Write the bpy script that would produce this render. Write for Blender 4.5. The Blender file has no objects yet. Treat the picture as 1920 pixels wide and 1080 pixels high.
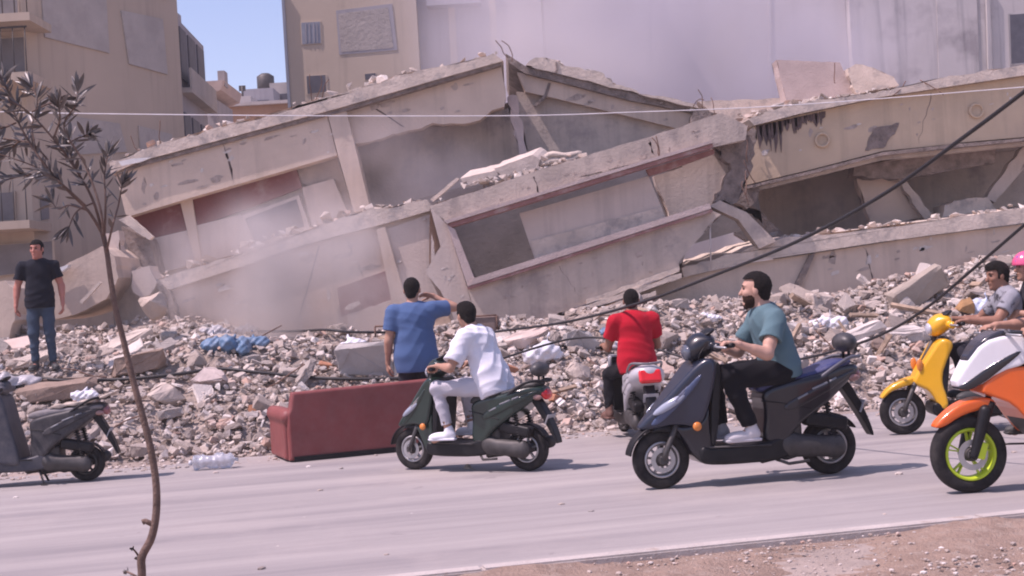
import bpy, bmesh, math, random
import numpy as np
from mathutils import Vector, Matrix

sc = bpy.context.scene
COL = sc.collection
rng = random.Random(7)
PI = math.pi
R = math.radians

# ------------------------------------------------------------------ camera
FPX = 2600.0
CAM = Vector((0, 0, 1.55))
th = math.atan(20 / FPX)
al = math.atan(0.06)
fw = Vector((0, math.cos(th), math.sin(th)))
up0 = Vector((0, -math.sin(th), math.cos(th)))
X0 = Vector((1, 0, 0))
cu = math.cos(al) * X0 - math.sin(al) * up0
cv = math.sin(al) * X0 + math.cos(al) * up0
cam_d = bpy.data.cameras.new('camera')
cam = bpy.data.objects.new('camera', cam_d)
COL.objects.link(cam)
cam.matrix_world = Matrix((
    (cu.x, cv.x, -fw.x, CAM.x), (cu.y, cv.y, -fw.y, CAM.y),
    (cu.z, cv.z, -fw.z, CAM.z), (0, 0, 0, 1)))
cam_d.sensor_width = 36
cam_d.lens = 36 * FPX / 1920
cam_d.clip_end = 2000
cam_d.clip_start = 0.1
sc.camera = cam

# ------------------------------------------------------------------ light
SUN_EL = R(61)
SUN_AZ = R(-107)                     # measured from +Y towards +X: the sun stands to the left
sdir = Vector((math.sin(SUN_AZ) * math.cos(SUN_EL), math.cos(SUN_AZ) * math.cos(SUN_EL), math.sin(SUN_EL)))
w = bpy.data.worlds.new('World')
sc.world = w
w.use_nodes = True
nt = w.node_tree
bg = nt.nodes['Background']
sky = nt.nodes.new('ShaderNodeTexSky')
sky.sky_type = 'NISHITA'
sky.sun_disc = False
sky.sun_elevation = SUN_EL
sky.sun_rotation = SUN_AZ
sky.air_density = 1.0
sky.dust_density = 1.0
sky.ozone_density = 2.2
nt.links.new(sky.outputs[0], bg.inputs[0])
bg.inputs[1].default_value = 0.15
sl = bpy.data.lights.new('sun', 'SUN')
sl.energy = 4.0
sl.angle = R(0.5)
sl.color = (1.0, 0.95, 0.9)
so = bpy.data.objects.new('sun', sl)
COL.objects.link(so)
so.rotation_euler = sdir.to_track_quat('Z', 'Y').to_euler()
so.location = (0, 0, 30)

vs = sc.view_settings
vs.view_transform = 'Standard'
vs.look = 'None'
vs.exposure = 0.27
vs.gamma = 1
vs.use_curve_mapping = False
vs.use_white_balance = True
vs.white_balance_temperature = 6750
vs.white_balance_tint = 34
sc.cycles.max_bounces = 6
sc.cycles.diffuse_bounces = 3
sc.cycles.glossy_bounces = 3
sc.cycles.transmission_bounces = 5
sc.cycles.volume_bounces = 1
sc.cycles.transparent_max_bounces = 8
sc.cycles.filter_width = 2.0


def ray(px, py):
    return fw + cu * ((px - 960) / FPX) + cv * ((540 - py) / FPX)


def W(px, py, Y):
    d = ray(px, py)
    return CAM + d * ((Y - CAM.y) / d.y)


def G(px, py, z=0.0):
    d = ray(px, py)
    return CAM + d * ((z - CAM.z) / d.z)


# ------------------------------------------------------------------ materials
MATS = {}


def mat(name, col, rough=0.8, var=0.12, scale=5.0, bump=0.0, bscale=30.0, streak=0.0, metal=0.0,
        coat=0.0, dust=0.0, rand=0.0, island=0.0, spec=0.4, patch=None, trans=0.0, sheen=0.0):
    if name in MATS:
        return MATS[name]
    m = bpy.data.materials.new(name)
    m.use_nodes = True
    n = m.node_tree.nodes
    L = m.node_tree.links
    b = n['Principled BSDF']
    b.inputs['Roughness'].default_value = rough
    b.inputs['Metallic'].default_value = metal
    b.inputs['Specular IOR Level'].default_value = spec
    b.inputs['Coat Weight'].default_value = coat
    b.inputs['Coat Roughness'].default_value = 0.12
    b.inputs['Transmission Weight'].default_value = trans
    b.inputs['Sheen Weight'].default_value = sheen
    tc = n.new('ShaderNodeTexCoord')
    vec = tc.outputs['Object']
    oi = n.new('ShaderNodeObjectInfo')
    add = n.new('ShaderNodeVectorMath')
    add.operation = 'MULTIPLY_ADD'
    L.new(oi.outputs['Random'], add.inputs[0])
    add.inputs[1].default_value = (37, 23, 51)
    L.new(vec, add.inputs[2])
    vec = add.outputs[0]

    def noise(sc_, det=6, ro=0.6, v=None):
        t = n.new('ShaderNodeTexNoise')
        t.inputs['Scale'].default_value = sc_
        t.inputs['Detail'].default_value = det
        t.inputs['Roughness'].default_value = ro
        L.new(v or vec, t.inputs['Vector'])
        return t

    def mix(fac, a, c, blend='MIX'):
        x = n.new('ShaderNodeMix')
        x.data_type = 'RGBA'
        x.blend_type = blend
        if isinstance(fac, float):
            x.inputs[0].default_value = fac
        else:
            L.new(fac, x.inputs[0])
        for i, q in ((6, a), (7, c)):
            if isinstance(q, tuple):
                x.inputs[i].default_value = q if len(q) == 4 else (*q, 1)
            else:
                L.new(q, x.inputs[i])
        return x.outputs[2]

    def ramp(v, lo, hi):
        r = n.new('ShaderNodeMapRange')
        r.inputs[1].default_value = lo
        r.inputs[2].default_value = hi
        L.new(v, r.inputs[0])
        return r.outputs[0]
    c0 = tuple(max(0, min(1, x * (1 - var))) for x in col)
    c1 = tuple(max(0, min(1, x * (1 + var))) for x in col)
    t = noise(scale)
    c = mix(ramp(t.outputs[0], 0.32, 0.68), c0, c1)
    if patch:                              # (colour, scale, low, high)
        t = noise(patch[1], 8, 0.65)
        c = mix(ramp(t.outputs[0], patch[2], patch[3]), c, patch[0])
    if streak:
        mp = n.new('ShaderNodeMapping')
        mp.inputs['Scale'].default_value = (3.2, 3.2, 0.16)
        L.new(vec, mp.inputs[0])
        t = noise(1.0, 5, 0.65, mp.outputs[0])
        g = tuple(1 - streak * k for k in (1, 0.97, 0.93))
        c = mix(ramp(t.outputs[0], 0.5, 0.68), c, mix(1.0, c, g, 'MULTIPLY'))
    if rand:
        hs = n.new('ShaderNodeHueSaturation')
        r = n.new('ShaderNodeMapRange')
        r.inputs[3].default_value = 1 - rand
        r.inputs[4].default_value = 1 + rand
        L.new(oi.outputs['Random'], r.inputs[0])
        L.new(r.outputs[0], hs.inputs['Value'])
        L.new(c, hs.inputs['Color'])
        c = hs.outputs[0]
    if island:
        ge = n.new('ShaderNodeNewGeometry')
        cr = n.new('ShaderNodeValToRGB')
        e = cr.color_ramp.elements
        e[0].position, e[0].color = 0.0, (0.20, 0.16, 0.14, 1)
        e[1].position, e[1].color = 1.0, (0.80, 0.74, 0.69, 1)
        for p, q in ((0.14, (0.32, 0.26, 0.225)), (0.40, (0.44, 0.355, 0.305)), (0.56, (0.33, 0.30, 0.285)), (0.70, (0.52, 0.43, 0.375)), (0.76, (0.46, 0.26, 0.19)), (0.80, (0.55, 0.47, 0.42)), (0.9, (0.66, 0.58, 0.53))):
            k = e.new(p)
            k.color = (*q, 1)
        L.new(ge.outputs['Random Per Island'] if island == 1 else oi.outputs['Random'], cr.inputs[0])
        c = mix(0.72, c, cr.outputs[0])
    if dust:
        ge = n.new('ShaderNodeNewGeometry')
        sp = n.new('ShaderNodeSeparateXYZ')
        L.new(ge.outputs['Normal'], sp.inputs[0])
        t = noise(9, 6, 0.7)
        mu = n.new('ShaderNodeMath')
        mu.operation = 'MULTIPLY'
        L.new(ramp(t.outputs[0], 0.35, 0.75), mu.inputs[0])
        mu.inputs[1].default_value = dust
        c = mix(mu.outputs[0], c, (0.34, 0.30, 0.27))
        rr = n.new('ShaderNodeMapRange')
        L.new(mu.outputs[0], rr.inputs[0])
        rr.inputs[3].default_value = rough
        rr.inputs[4].default_value = min(1, rough + 0.6)
        L.new(rr.outputs[0], b.inputs['Roughness'])
    L.new(c, b.inputs['Base Color'])
    if bump:
        t = noise(bscale, 8, 0.65)
        bp = n.new('ShaderNodeBump')
        bp.inputs['Strength'].default_value = bump
        bp.inputs['Distance'].default_value = 0.05
        L.new(t.outputs[0], bp.inputs['Height'])
        L.new(bp.outputs[0], b.inputs['Normal'])
    MATS[name] = m
    return m


# ------------------------------------------------------------------ scene helpers
ROOT = {}


def tag(o, label=None, cat=None, group=None, kind=None):
    if label:
        o['label'] = label
    if cat:
        o['category'] = cat
    if group:
        o['group'] = group
    if kind:
        o['kind'] = kind
    return o


def thing(name, label, cat, loc=(0, 0, 0), rz=0.0, s=1.0, group=None):
    o = bpy.data.objects.new(name, None)
    COL.objects.link(o)
    o.empty_display_size = 0.2
    o.location = loc
    o.rotation_euler = (0, 0, rz)
    o.scale = (s, s, s)
    tag(o, label, cat, group)
    ROOT[o.name] = Vector(loc)
    return o


def put(name, me, m, parent=None, smooth=False, local=False):
    """link mesh as one object; world-coordinate meshes are moved into the parent's frame"""
    if isinstance(me, bmesh.types.BMesh):
        bm = me
        me = bpy.data.meshes.new(name)
        bm.normal_update()
        bm.to_mesh(me)
        bm.free()
    o = bpy.data.objects.new(name, me)
    COL.objects.link(o)
    if m is not None and not me.materials:
        me.materials.append(m)
    if parent is not None:
        o.parent = parent
        base = ROOT[parent.name]
        ROOT[o.name] = base
        if not local:
            me.transform(Matrix.Translation(-base))
    else:
        ROOT[o.name] = Vector((0, 0, 0))
    if smooth:
        me.polygons.foreach_set('use_smooth', [True] * len(me.polygons))
    return o


def recenter(o):
    """move the origin of a top-level mesh to the middle of its base"""
    me = o.data
    n = len(me.vertices)
    a = np.empty(n * 3)
    me.vertices.foreach_get('co', a)
    a = a.reshape(-1, 3)
    c = Vector(((a[:, 0].min() + a[:, 0].max()) / 2, (a[:, 1].min() + a[:, 1].max()) / 2, a[:, 2].min()))
    me.transform(Matrix.Translation(-c))
    o.location = c
    return o


def box(bm, c, d, rot=None):
    """box centred at c with dimensions d"""
    M = Matrix.Translation(Vector(c)) @ (rot.to_4x4() if rot is not None else Matrix.Identity(4)) @ Matrix.Diagonal((*d, 1))
    return bmesh.ops.create_cube(bm, size=1.0, matrix=M)['verts']


def extrude(bm, pts, dv):
    """closed prism from a polygon (list of Vectors) pushed along dv"""
    dv = Vector(dv)
    a = [bm.verts.new(p) for p in pts]
    c = [bm.verts.new(p + dv) for p in pts]
    n = len(pts)
    nn = Vector((0, 0, 0))
    for i in range(n):
        nn += Vector(pts[i]).cross(Vector(pts[(i + 1) % n]))
    f = nn.dot(dv) > 0
    fs = [bm.faces.new(a[::-1] if f else a), bm.faces.new(c if f else c[::-1])]
    for i in range(n):
        j = (i + 1) % n
        q = [a[i], a[j], c[j], c[i]]
        fs.append(bm.faces.new(q if f else q[::-1]))
    return fs


def rag(pts, amp=4, step=22, seed=1, closed=True, keep=()):
    """break the edges of a pixel outline into a ragged line"""
    r = random.Random(seed)
    out = []
    n = len(pts)
    for i in range(n if closed else n - 1):
        a, b = pts[i], pts[(i + 1) % n]
        out.append(a)
        if i in keep:
            continue
        L = math.hypot(b[0] - a[0], b[1] - a[1])
        k = int(L / step)
        nx, ny = -(b[1] - a[1]) / (L + 1e-6), (b[0] - a[0]) / (L + 1e-6)
        for q in range(1, k + 1):
            t = (q + r.uniform(-.35, .35)) / (k + 1)
            d = r.uniform(-amp, amp)
            out.append((a[0] + (b[0] - a[0]) * t + nx * d, a[1] + (b[1] - a[1]) * t + ny * d))
    if not closed:
        out.append(pts[-1])
    return out


def wall(name, pts, Y, thick, m, parent, slope=0.0, x0=960, dv=None, bevel=0.012):
    """a wall whose face outline is given in picture pixels, standing at distance Y (Y grows by slope per pixel), thick metres deep"""
    bm = bmesh.new()
    P = [W(x, y, Y + slope * (x - x0)) for x, y in pts]
    extrude(bm, P, dv or (0, thick, 0))
    bmesh.ops.triangulate(bm, faces=[f for f in bm.faces if len(f.verts) > 4])
    return put(name, bm, m, parent)


def tube(bm, pts, radii, seg=8, cap=True):
    pts = [Vector(p) for p in pts]
    n = len(pts)
    if not hasattr(radii, '__len__'):
        radii = [radii] * n
    rings = []
    prev = None
    for i in range(n):
        t = (pts[min(i + 1, n - 1)] - pts[max(i - 1, 0)]).normalized()
        if prev is None:
            a = t.orthogonal().normalized()
        else:
            a = (prev - t * prev.dot(t)).normalized()
        prev = a
        b = t.cross(a)
        rings.append([bm.verts.new(pts[i] + (a * math.cos(2 * PI * k / seg) + b * math.sin(2 * PI * k / seg)) * radii[i]) for k in range(seg)])
    for i in range(n - 1):
        for k in range(seg):
            j = (k + 1) % seg
            f = bm.faces.new([rings[i][k], rings[i][j], rings[i + 1][j], rings[i + 1][k]])
            f.smooth = True
    if cap:
        bm.faces.new(rings[0][::-1])
        bm.faces.new(rings[-1])


def catmull(pts, n=6):
    pts = [Vector(p) for p in pts]
    out = []
    for i in range(len(pts) - 1):
        p0, p1, p2, p3 = pts[max(i - 1, 0)], pts[i], pts[i + 1], pts[min(i + 2, len(pts) - 1)]
        for k in range(n):
            t = k / n
            out.append(0.5 * ((2 * p1) + (p2 - p0) * t + (2 * p0 - 5 * p1 + 4 * p2 - p3) * t * t + (3 * p1 - p0 - 3 * p2 + p3) * t ** 3))
    out.append(pts[-1])
    return out


def lathe(bm, prof, seg=32, axis='y', c=(0, 0, 0), closed=False, caps=True):
    """revolve (radius, along) pairs about the y axis through c"""
    c = Vector(c)
    rings = []
    for r, a in prof:
        ring = []
        for k in range(seg):
            t = 2 * PI * k / seg
            if axis == 'y':
                v = Vector((r * math.cos(t), a, r * math.sin(t)))
            elif axis == 'x':
                v = Vector((a, r * math.cos(t), r * math.sin(t)))
            else:
                v = Vector((r * math.cos(t), r * math.sin(t), a))
            ring.append(bm.verts.new(c + v))
        rings.append(ring)
    n = len(rings)
    for i in range(n if closed else n - 1):
        for k in range(seg):
            j = (k + 1) % seg
            i2 = (i + 1) % n
            f = bm.faces.new([rings[i][k], rings[i2][k], rings[i2][j], rings[i][j]])
            f.smooth = True
    if not closed and caps:
        for ring, fl in ((rings[0], 0), (rings[-1], 1)):
            try:
                bm.faces.new(ring if not fl else ring[::-1])
            except ValueError:
                pass
    bmesh.ops.recalc_face_normals(bm, faces=bm.faces)


# ------------------------------------------------------------------ signed-distance modelling
def norm(v):
    v = np.asarray(v, float)
    return v / (np.linalg.norm(v) + 1e-9)


def chaikin(p, n=2):
    p = [np.array(q, float) for q in p]
    for _ in range(n):
        o = []
        for i in range(len(p)):
            a, b = p[i], p[(i + 1) % len(p)]
            o += [a * .75 + b * .25, a * .25 + b * .75]
        p = o
    return p


class S:
    """a list of smooth-blended solids, meshed with surface nets"""

    def __init__(self, h=0.008, k=0.02):
        self.h, self.k, self.p = h, k, []

    def cap(self, a, b, ra, rb=None, k=None, op='u', flat=False, m=0.0):
        self.p.append(('cap', np.array(a, float), np.array(b, float), ra, ra if rb is None else rb, flat, k, op))
        return self

    def ell(self, c, r, M=None, k=None, op='u', clip=None):
        """M: rows are the local axes"""
        self.p.append(('ell', np.array(c, float), np.array(r, float), np.eye(3) if M is None else np.array(M, float), clip, None, k, op))
        return self

    def box(self, c, half, r=0.01, M=None, k=None, op='u'):
        self.p.append(('box', np.array(c, float), np.array(half, float), np.eye(3) if M is None else np.array(M, float), r, None, k, op))
        return self

    def ext(self, pts, w, r=0.02, yc=0.0, smooth=2, k=None, op='u'):
        self.p.append(('ext', chaikin(pts, smooth) if smooth else [np.array(q, float) for q in pts], w, r, yc, None, k, op))
        return self

    def mesh(self, name, disp=None):
        h = self.h
        lo, hi = [], []
        bbs = []
        for q in self.p:
            t = q[0]
            if t == 'cap':
                r = max(q[3], q[4])
                a, b = np.minimum(q[1], q[2]) - r, np.maximum(q[1], q[2]) + r
            elif t == 'ell':
                e = np.sqrt(((q[3].T * q[2]) ** 2).sum(1))
                a, b = q[1] - e, q[1] + e
            elif t == 'box':
                e = (np.abs(q[3].T) * q[2]).sum(1)
                a, b = q[1] - e, q[1] + e
            else:
                P = np.array(q[1])
                wm = q[2] if not callable(q[2]) else float(np.max(q[2](P[:, 0], P[:, 1])))
                a = np.array((P[:, 0].min(), q[4] - wm, P[:, 1].min()))
                b = np.array((P[:, 0].max(), q[4] + wm, P[:, 1].max()))
            bbs.append((a, b))
            if q[7] == 'u':
                lo.append(a)
                hi.append(b)
        lo = np.min(lo, 0) - 3 * h - .01
        hi = np.max(hi, 0) + 3 * h + .01
        n = np.ceil((hi - lo) / h).astype(int) + 1
        F = np.full(n, 1.0, np.float32)
        ax = [lo[i] + h * np.arange(n[i]) for i in range(3)]
        for q, (a, b) in zip(self.p, bbs):
            k = self.k if q[6] is None else q[6]
            pad = k + 3 * h + 0.012
            i0 = np.clip(np.floor((a - pad - lo) / h).astype(int), 0, n - 1)
            i1 = np.clip(np.ceil((b + pad - lo) / h).astype(int) + 1, 1, n)
            if np.any(i1 <= i0):
                continue
            sl_ = tuple(slice(i0[i], i1[i]) for i in range(3))
            x = ax[0][sl_[0]][:, None, None]
            y = ax[1][sl_[1]][None, :, None]
            z = ax[2][sl_[2]][None, None, :]
            t = q[0]
            if t == 'cap':
                ba = q[2] - q[1]
                L2 = ba @ ba + 1e-12
                px, py, pz = x - q[1][0], y - q[1][1], z - q[1][2]
                tt = (px * ba[0] + py * ba[1] + pz * ba[2]) / L2
                tc = np.clip(tt, 0, 1)
                if q[5]:
                    tc = np.clip(tt, 0, 1.5)
                d = np.sqrt((px - tc * ba[0]) ** 2 + (py - tc * ba[1]) ** 2 + (pz - tc * ba[2]) ** 2) - (q[3] + (q[4] - q[3]) * np.clip(tt, 0, 1))
                if q[5]:
                    d = np.maximum(d, (tt - 1) * math.sqrt(L2))
            elif t == 'ell':
                px, py, pz = x - q[1][0], y - q[1][1], z - q[1][2]
                M = q[3]
                u = [px * M[i, 0] + py * M[i, 1] + pz * M[i, 2] for i in range(3)]
                k0 = np.sqrt(sum((u[i] / q[2][i]) ** 2 for i in range(3)))
                k1 = np.sqrt(sum((u[i] / q[2][i] ** 2) ** 2 for i in range(3))) + 1e-6
                d = k0 * (k0 - 1) / k1
                if q[4]:
                    d = q[4](u, d)
            elif t == 'box':
                px, py, pz = x - q[1][0], y - q[1][1], z - q[1][2]
                M = q[3]
                u = [np.abs(px * M[i, 0] + py * M[i, 1] + pz * M[i, 2]) - (q[2][i] - q[4]) for i in range(3)]
                d = np.sqrt(sum(np.maximum(c, 0) ** 2 for c in u)) + np.minimum(np.maximum(np.maximum(u[0], u[1]), u[2]), 0) - q[4]
            else:
                P = q[1]
                X2, Z2 = x[:, 0, :], z[:, 0, :]
                d2 = np.full(np.broadcast(X2, Z2).shape, 1e9)
                s = np.ones(d2.shape)
                m = len(P)
                for i in range(m):
                    A, B = P[i], P[(i + 1) % m]
                    e = A - B
                    w0, w1 = X2 - B[0], Z2 - B[1]
                    tt = np.clip((w0 * e[0] + w1 * e[1]) / (e @ e + 1e-12), 0, 1)
                    d2 = np.minimum(d2, (w0 - e[0] * tt) ** 2 + (w1 - e[1] * tt) ** 2)
                    c1 = Z2 >= B[1]
                    c2 = Z2 < A[1]
                    c3 = e[0] * w1 > e[1] * w0
                    fl = (c1 & c2 & c3) | (~c1 & ~c2 & ~c3)
                    s = np.where(fl, -s, s)
                d2 = s * np.sqrt(d2)
                wv = q[2](X2, Z2) if callable(q[2]) else q[2]
                r = q[3]
                a2 = (d2 + r)[:, None, :]
                b2 = np.abs(y - q[4]) - (np.asarray(wv)[:, None, :] if callable(q[2]) else wv) + r
                d = np.minimum(np.maximum(a2, b2), 0) + np.sqrt(np.maximum(a2, 0) ** 2 + np.maximum(b2, 0) ** 2) - r
            f = F[sl_]
            if q[7] == 'u':
                hh = np.clip(.5 + .5 * (f - d) / k, 0, 1) if k > 0 else (d < f).astype(float)
                F[sl_] = f * (1 - hh) + d * hh - k * hh * (1 - hh)
            else:
                F[sl_] = np.maximum(f, -d)
        if disp:
            F = F + disp(ax[0][:, None, None], ax[1][None, :, None], ax[2][None, None, :])
        return nets(name, F, lo, h)


def nets(name, F, lo, h):
    I = F < 0
    c = np.zeros(np.array(F.shape) - 1, np.uint8)
    sx, sy, sz = c.shape
    offs = [(i, j, k) for i in (0, 1) for j in (0, 1) for k in (0, 1)]
    for i, j, k in offs:
        c += I[i:i + sx, j:j + sy, k:k + sz]
    act = (c > 0) & (c < 8)
    ijk = np.argwhere(act)
    vals = np.stack([F[ijk[:, 0] + o[0], ijk[:, 1] + o[1], ijk[:, 2] + o[2]] for o in offs], 1).astype(float)
    pos = np.zeros((len(ijk), 3))
    cnt = np.zeros(len(ijk))
    for a in range(8):
        for b in range(a + 1, 8):
            oa, ob = np.array(offs[a]), np.array(offs[b])
            if np.abs(oa - ob).sum() != 1:
                continue
            va, vb = vals[:, a], vals[:, b]
            m = (va < 0) != (vb < 0)
            t = np.where(m, va / np.where(m, va - vb, 1), 0)
            pos += np.where(m[:, None], oa + (ob - oa) * t[:, None], 0)
            cnt += m
    pos = (pos / cnt[:, None] + ijk) * h + lo
    idx = np.full(c.shape, -1, np.int64)
    idx[act] = np.arange(len(ijk))
    quads = []
    for axn in range(3):
        s0 = [slice(None)] * 3
        s1 = [slice(None)] * 3
        s0[axn] = slice(0, -1)
        s1[axn] = slice(1, None)
        A, B = I[tuple(s0)], I[tuple(s1)]
        e = np.argwhere(A != B)
        o1, o2 = [(1, 2), (2, 0), (0, 1)][axn]
        ok = (e[:, o1] > 0) & (e[:, o2] > 0) & (e[:, o1] < F.shape[o1] - 1) & (e[:, o2] < F.shape[o2] - 1)
        e = e[ok]
        ins = A[e[:, 0], e[:, 1], e[:, 2]]
        q = []
        for d1, d2 in ((-1, -1), (0, -1), (0, 0), (-1, 0)):
            f = e.copy()
            f[:, o1] += d1
            f[:, o2] += d2
            q.append(idx[f[:, 0], f[:, 1], f[:, 2]])
        q = np.stack(q, 1)
        q[~ins] = q[~ins][:, ::-1]
        quads.append(q)
    q = np.concatenate(quads)
    me = bpy.data.meshes.new(name)
    me.vertices.add(len(pos))
    me.vertices.foreach_set('co', pos.astype(np.float32).ravel())
    me.loops.add(len(q) * 4)
    me.loops.foreach_set('vertex_index', q.astype(np.int32).ravel())
    me.polygons.add(len(q))
    me.polygons.foreach_set('loop_start', np.arange(0, len(q) * 4, 4, dtype=np.int32))
    me.polygons.foreach_set('use_smooth', np.ones(len(q), bool))
    me.update(calc_edges=True)
    me.validate()
    return me

# ------------------------------------------------------------------ palette
M_ASPH = mat('asphalt', (0.30, 0.285, 0.285), 0.9, 0.10, 0.5, 0.25, 120)
M_DIRT = mat('dirt', (0.36, 0.29, 0.25), 0.95, 0.22, 1.2, 0.6, 25, patch=((0.25, 0.19, 0.16), 2.2, 0.5, 0.7))
M_VERGE = mat('verge_soil', (0.38, 0.265, 0.205), 0.95, 0.2, 5.0, 0.8, 50, patch=((0.44, 0.33, 0.265), 9, 0.5, 0.65))
M_KERB = mat('kerb_stone', (0.50, 0.445, 0.41), 0.92, 0.12, 3, 0.5, 40, patch=((.40, .32, .27), 5, .58, .68))
M_PLAST = mat('plaster_beige', (0.60, 0.475, 0.385), 0.92, 0.08, 1.6, 0.22, 22, streak=0.18, patch=((0.52, 0.41, 0.335), 1.1, 0.52, 0.7))
M_YELL = mat('plaster_ochre', (0.56, 0.425, 0.30), 0.92, 0.08, 1.3, 0.2, 22, streak=0.16, patch=((0.47, 0.36, 0.27), 0.9, 0.5, 0.75))
M_PALE = mat('concrete_pale', (0.62, 0.515, 0.435), 0.92, 0.16, 2.5, 0.4, 24, patch=((0.38, 0.33, 0.30), 3.5, 0.5, 0.66))
M_CONC = mat('concrete_grey', (0.50, 0.415, 0.355), 0.92, 0.14, 2.0, 0.3, 24, streak=0.22, patch=((0.35, 0.295, 0.27), 2.2, 0.5, 0.68))
M_WASH = mat('wall_grey', (0.55, 0.46, 0.405), 0.92, 0.08, 1.4, 0.2, 22, streak=0.2)
M_MAR = mat('maroon_wall', (0.19, 0.065, 0.06), 0.85, 0.15, 2.0, 0.2, 20, streak=0.2, patch=((0.30, 0.21, 0.19), 2, 0.55, 0.75))
M_TRIM = mat('red_trim', (0.32, 0.155, 0.14), 0.8, 0.2, 4.0, 0.3, 30, patch=((0.42, 0.31, 0.28), 4, 0.5, 0.7))
M_SILL = mat('pink_sill', (0.50, 0.40, 0.37), 0.85, 0.12, 3.0, 0.3, 30)
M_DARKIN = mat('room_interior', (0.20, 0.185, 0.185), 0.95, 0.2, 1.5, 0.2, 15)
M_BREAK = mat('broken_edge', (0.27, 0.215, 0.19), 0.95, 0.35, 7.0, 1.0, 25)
M_STEEL = mat('rusty_rebar', (0.16, 0.09, 0.065), 0.8, 0.3, 20)
M_GLASS = mat('dusty_glass', (0.10, 0.10, 0.12), 0.6, 0.2, 3.0, spec=0.3)
M_BGA = mat('far_plaster_beige', (0.46, 0.37, 0.295), 0.95, 0.06, 0.5, 0.1, 8, streak=0.14)
M_BGP = mat('far_roughcast', (0.42, 0.375, 0.345), 0.95, 0.10, 1.4, 0.5, 10, patch=((0.36, 0.32, 0.295), 2.0, 0.48, 0.7))
M_BGC = mat('far_plaster_pale', (0.52, 0.425, 0.34), 0.95, 0.05, 0.4, 0.1, 8, streak=0.14)
M_BGD = mat('far_bluish_wall', (0.36, 0.34, 0.36), 0.95, 0.05, 0.6, 0.1, 8, streak=0.15)
M_BGW = mat('far_whitewash', (0.54, 0.49, 0.47), 0.95, 0.05, 0.3, 0.05, 8, streak=0.12)
M_BGS = mat('far_stained_wall', (0.52, 0.48, 0.465), 0.95, 0.08, 0.5, 0.1, 8, streak=0.35, patch=((0.33, 0.30, 0.30), 0.5, 0.52, 0.66))
M_SHUT = mat('grey_shutter', (0.25, 0.27, 0.32), 0.6, 0.1, 5)
M_ORW = mat('orange_plaster', (0.50, 0.30, 0.20), 0.9, 0.1, 1)
M_BLACK = mat('black_plastic', (0.009, 0.009, 0.011), 0.45, 0.2, 8, dust=0.03, spec=.25)
M_CABLE = mat('black_cable', (0.022, 0.02, 0.022), 0.55, 0.2, 8)
M_TYRE = mat('tyre_rubber', (0.014, 0.013, 0.014), 0.85, 0.2, 12, dust=0.12, spec=.2)
M_ALU = mat('bare_aluminium', (0.45, 0.44, 0.44), 0.4, 0.1, 10, metal=0.8, dust=0.2)
M_DALU = mat('dark_casting', (0.055, 0.052, 0.052), 0.55, 0.2, 10, metal=0.4, dust=0.15)
M_CHROME = mat('chrome', (0.6, 0.6, 0.6), 0.15, 0.05, 10, metal=1.0)


def shade_flat(o):
    return o


# ------------------------------------------------------------------ ground, road, kerb
def quad_sheet(name, pts, z, m, kind='structure', n=1):
    bm = bmesh.new()
    bm.faces.new([bm.verts.new((x, y, z)) for x, y in pts])
    bmesh.ops.recalc_face_normals(bm, faces=bm.faces)
    o = put(name, bm, m)
    if o.data.polygons[0].normal.z < 0:
        o.data.flip_normals()
    o['kind'] = kind
    return o


quad_sheet('ground', [(-400, -60), (400, -60), (400, 900), (-400, 900)], 0.0, M_DIRT)
kn0, kn1 = G(900, 1075), G(1920, 970)        # near kerb line
kf0, kf1 = G(200, 880), G(1700, 768)         # far road edge


def on_line(a, b, x):
    return a.y + (b.y - a.y) * (x - a.x) / (b.x - a.x)


def near_y(x):
    return on_line(kn0, kn1, x)


def far_y(x):
    return on_line(kf0, kf1, x)


# the road: a fine grid so that its worn far edge wanders
bm = bmesh.new()
cols = []
xs = [-60, -40, -25] + [-16 + 0.5 * i for i in range(66)] + [25, 40, 60]
for x in xs:
    n0, n1 = near_y(x) + .02, far_y(x) + .10 * math.sin(x * 1.7) + .08 * math.sin(x * 4.1 + 1)
    cols.append([bm.verts.new((x, n0 + (n1 - n0) * k / 4, 0.004)) for k in range(5)])
for i in range(len(xs) - 1):
    for k in range(4):
        bm.faces.new([cols[i][k], cols[i + 1][k], cols[i + 1][k + 1], cols[i][k + 1]])
road = put('road', bm, None)
road['kind'] = 'structure'
m = bpy.data.materials.new('dusty_asphalt')
m.use_nodes = True
n, L = m.node_tree.nodes, m.node_tree.links
b = n['Principled BSDF']
b.inputs['Roughness'].default_value = 0.88
tc = n.new('ShaderNodeTexCoord')
mp = n.new('ShaderNodeMapping')
mp.inputs['Rotation'].default_value = (0, 0, -math.atan2(kn1.y - kn0.y, kn1.x - kn0.x))
L.new(tc.outputs['Object'], mp.inputs[0])
mp2 = n.new('ShaderNodeMapping')
mp2.inputs['Scale'].default_value = (0.10, 1.5, 1)
L.new(mp.outputs[0], mp2.inputs[0])


def nz(vec, s, d, r=0.6):
    t = n.new('ShaderNodeTexNoise')
    t.inputs['Scale'].default_value = s
    t.inputs['Detail'].default_value = d
    t.inputs['Roughness'].default_value = r
    L.new(vec, t.inputs['Vector'])
    return t.outputs[0]


def rmp(v, lo, hi, a=0.0, c=1.0):
    r = n.new('ShaderNodeMapRange')
    for i, q in enumerate((lo, hi, a, c)):
        r.inputs[i + 1].default_value = q
    L.new(v, r.inputs[0])
    return r.outputs[0]


def mx(f, a, c):
    x = n.new('ShaderNodeMix')
    x.data_type = 'RGBA'
    L.new(f, x.inputs[0])
    for i, q in ((6, a), (7, c)):
        if isinstance(q, tuple):
            x.inputs[i].default_value = (*q, 1)
        else:
            L.new(q, x.inputs[i])
    return x.outputs[2]


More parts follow.
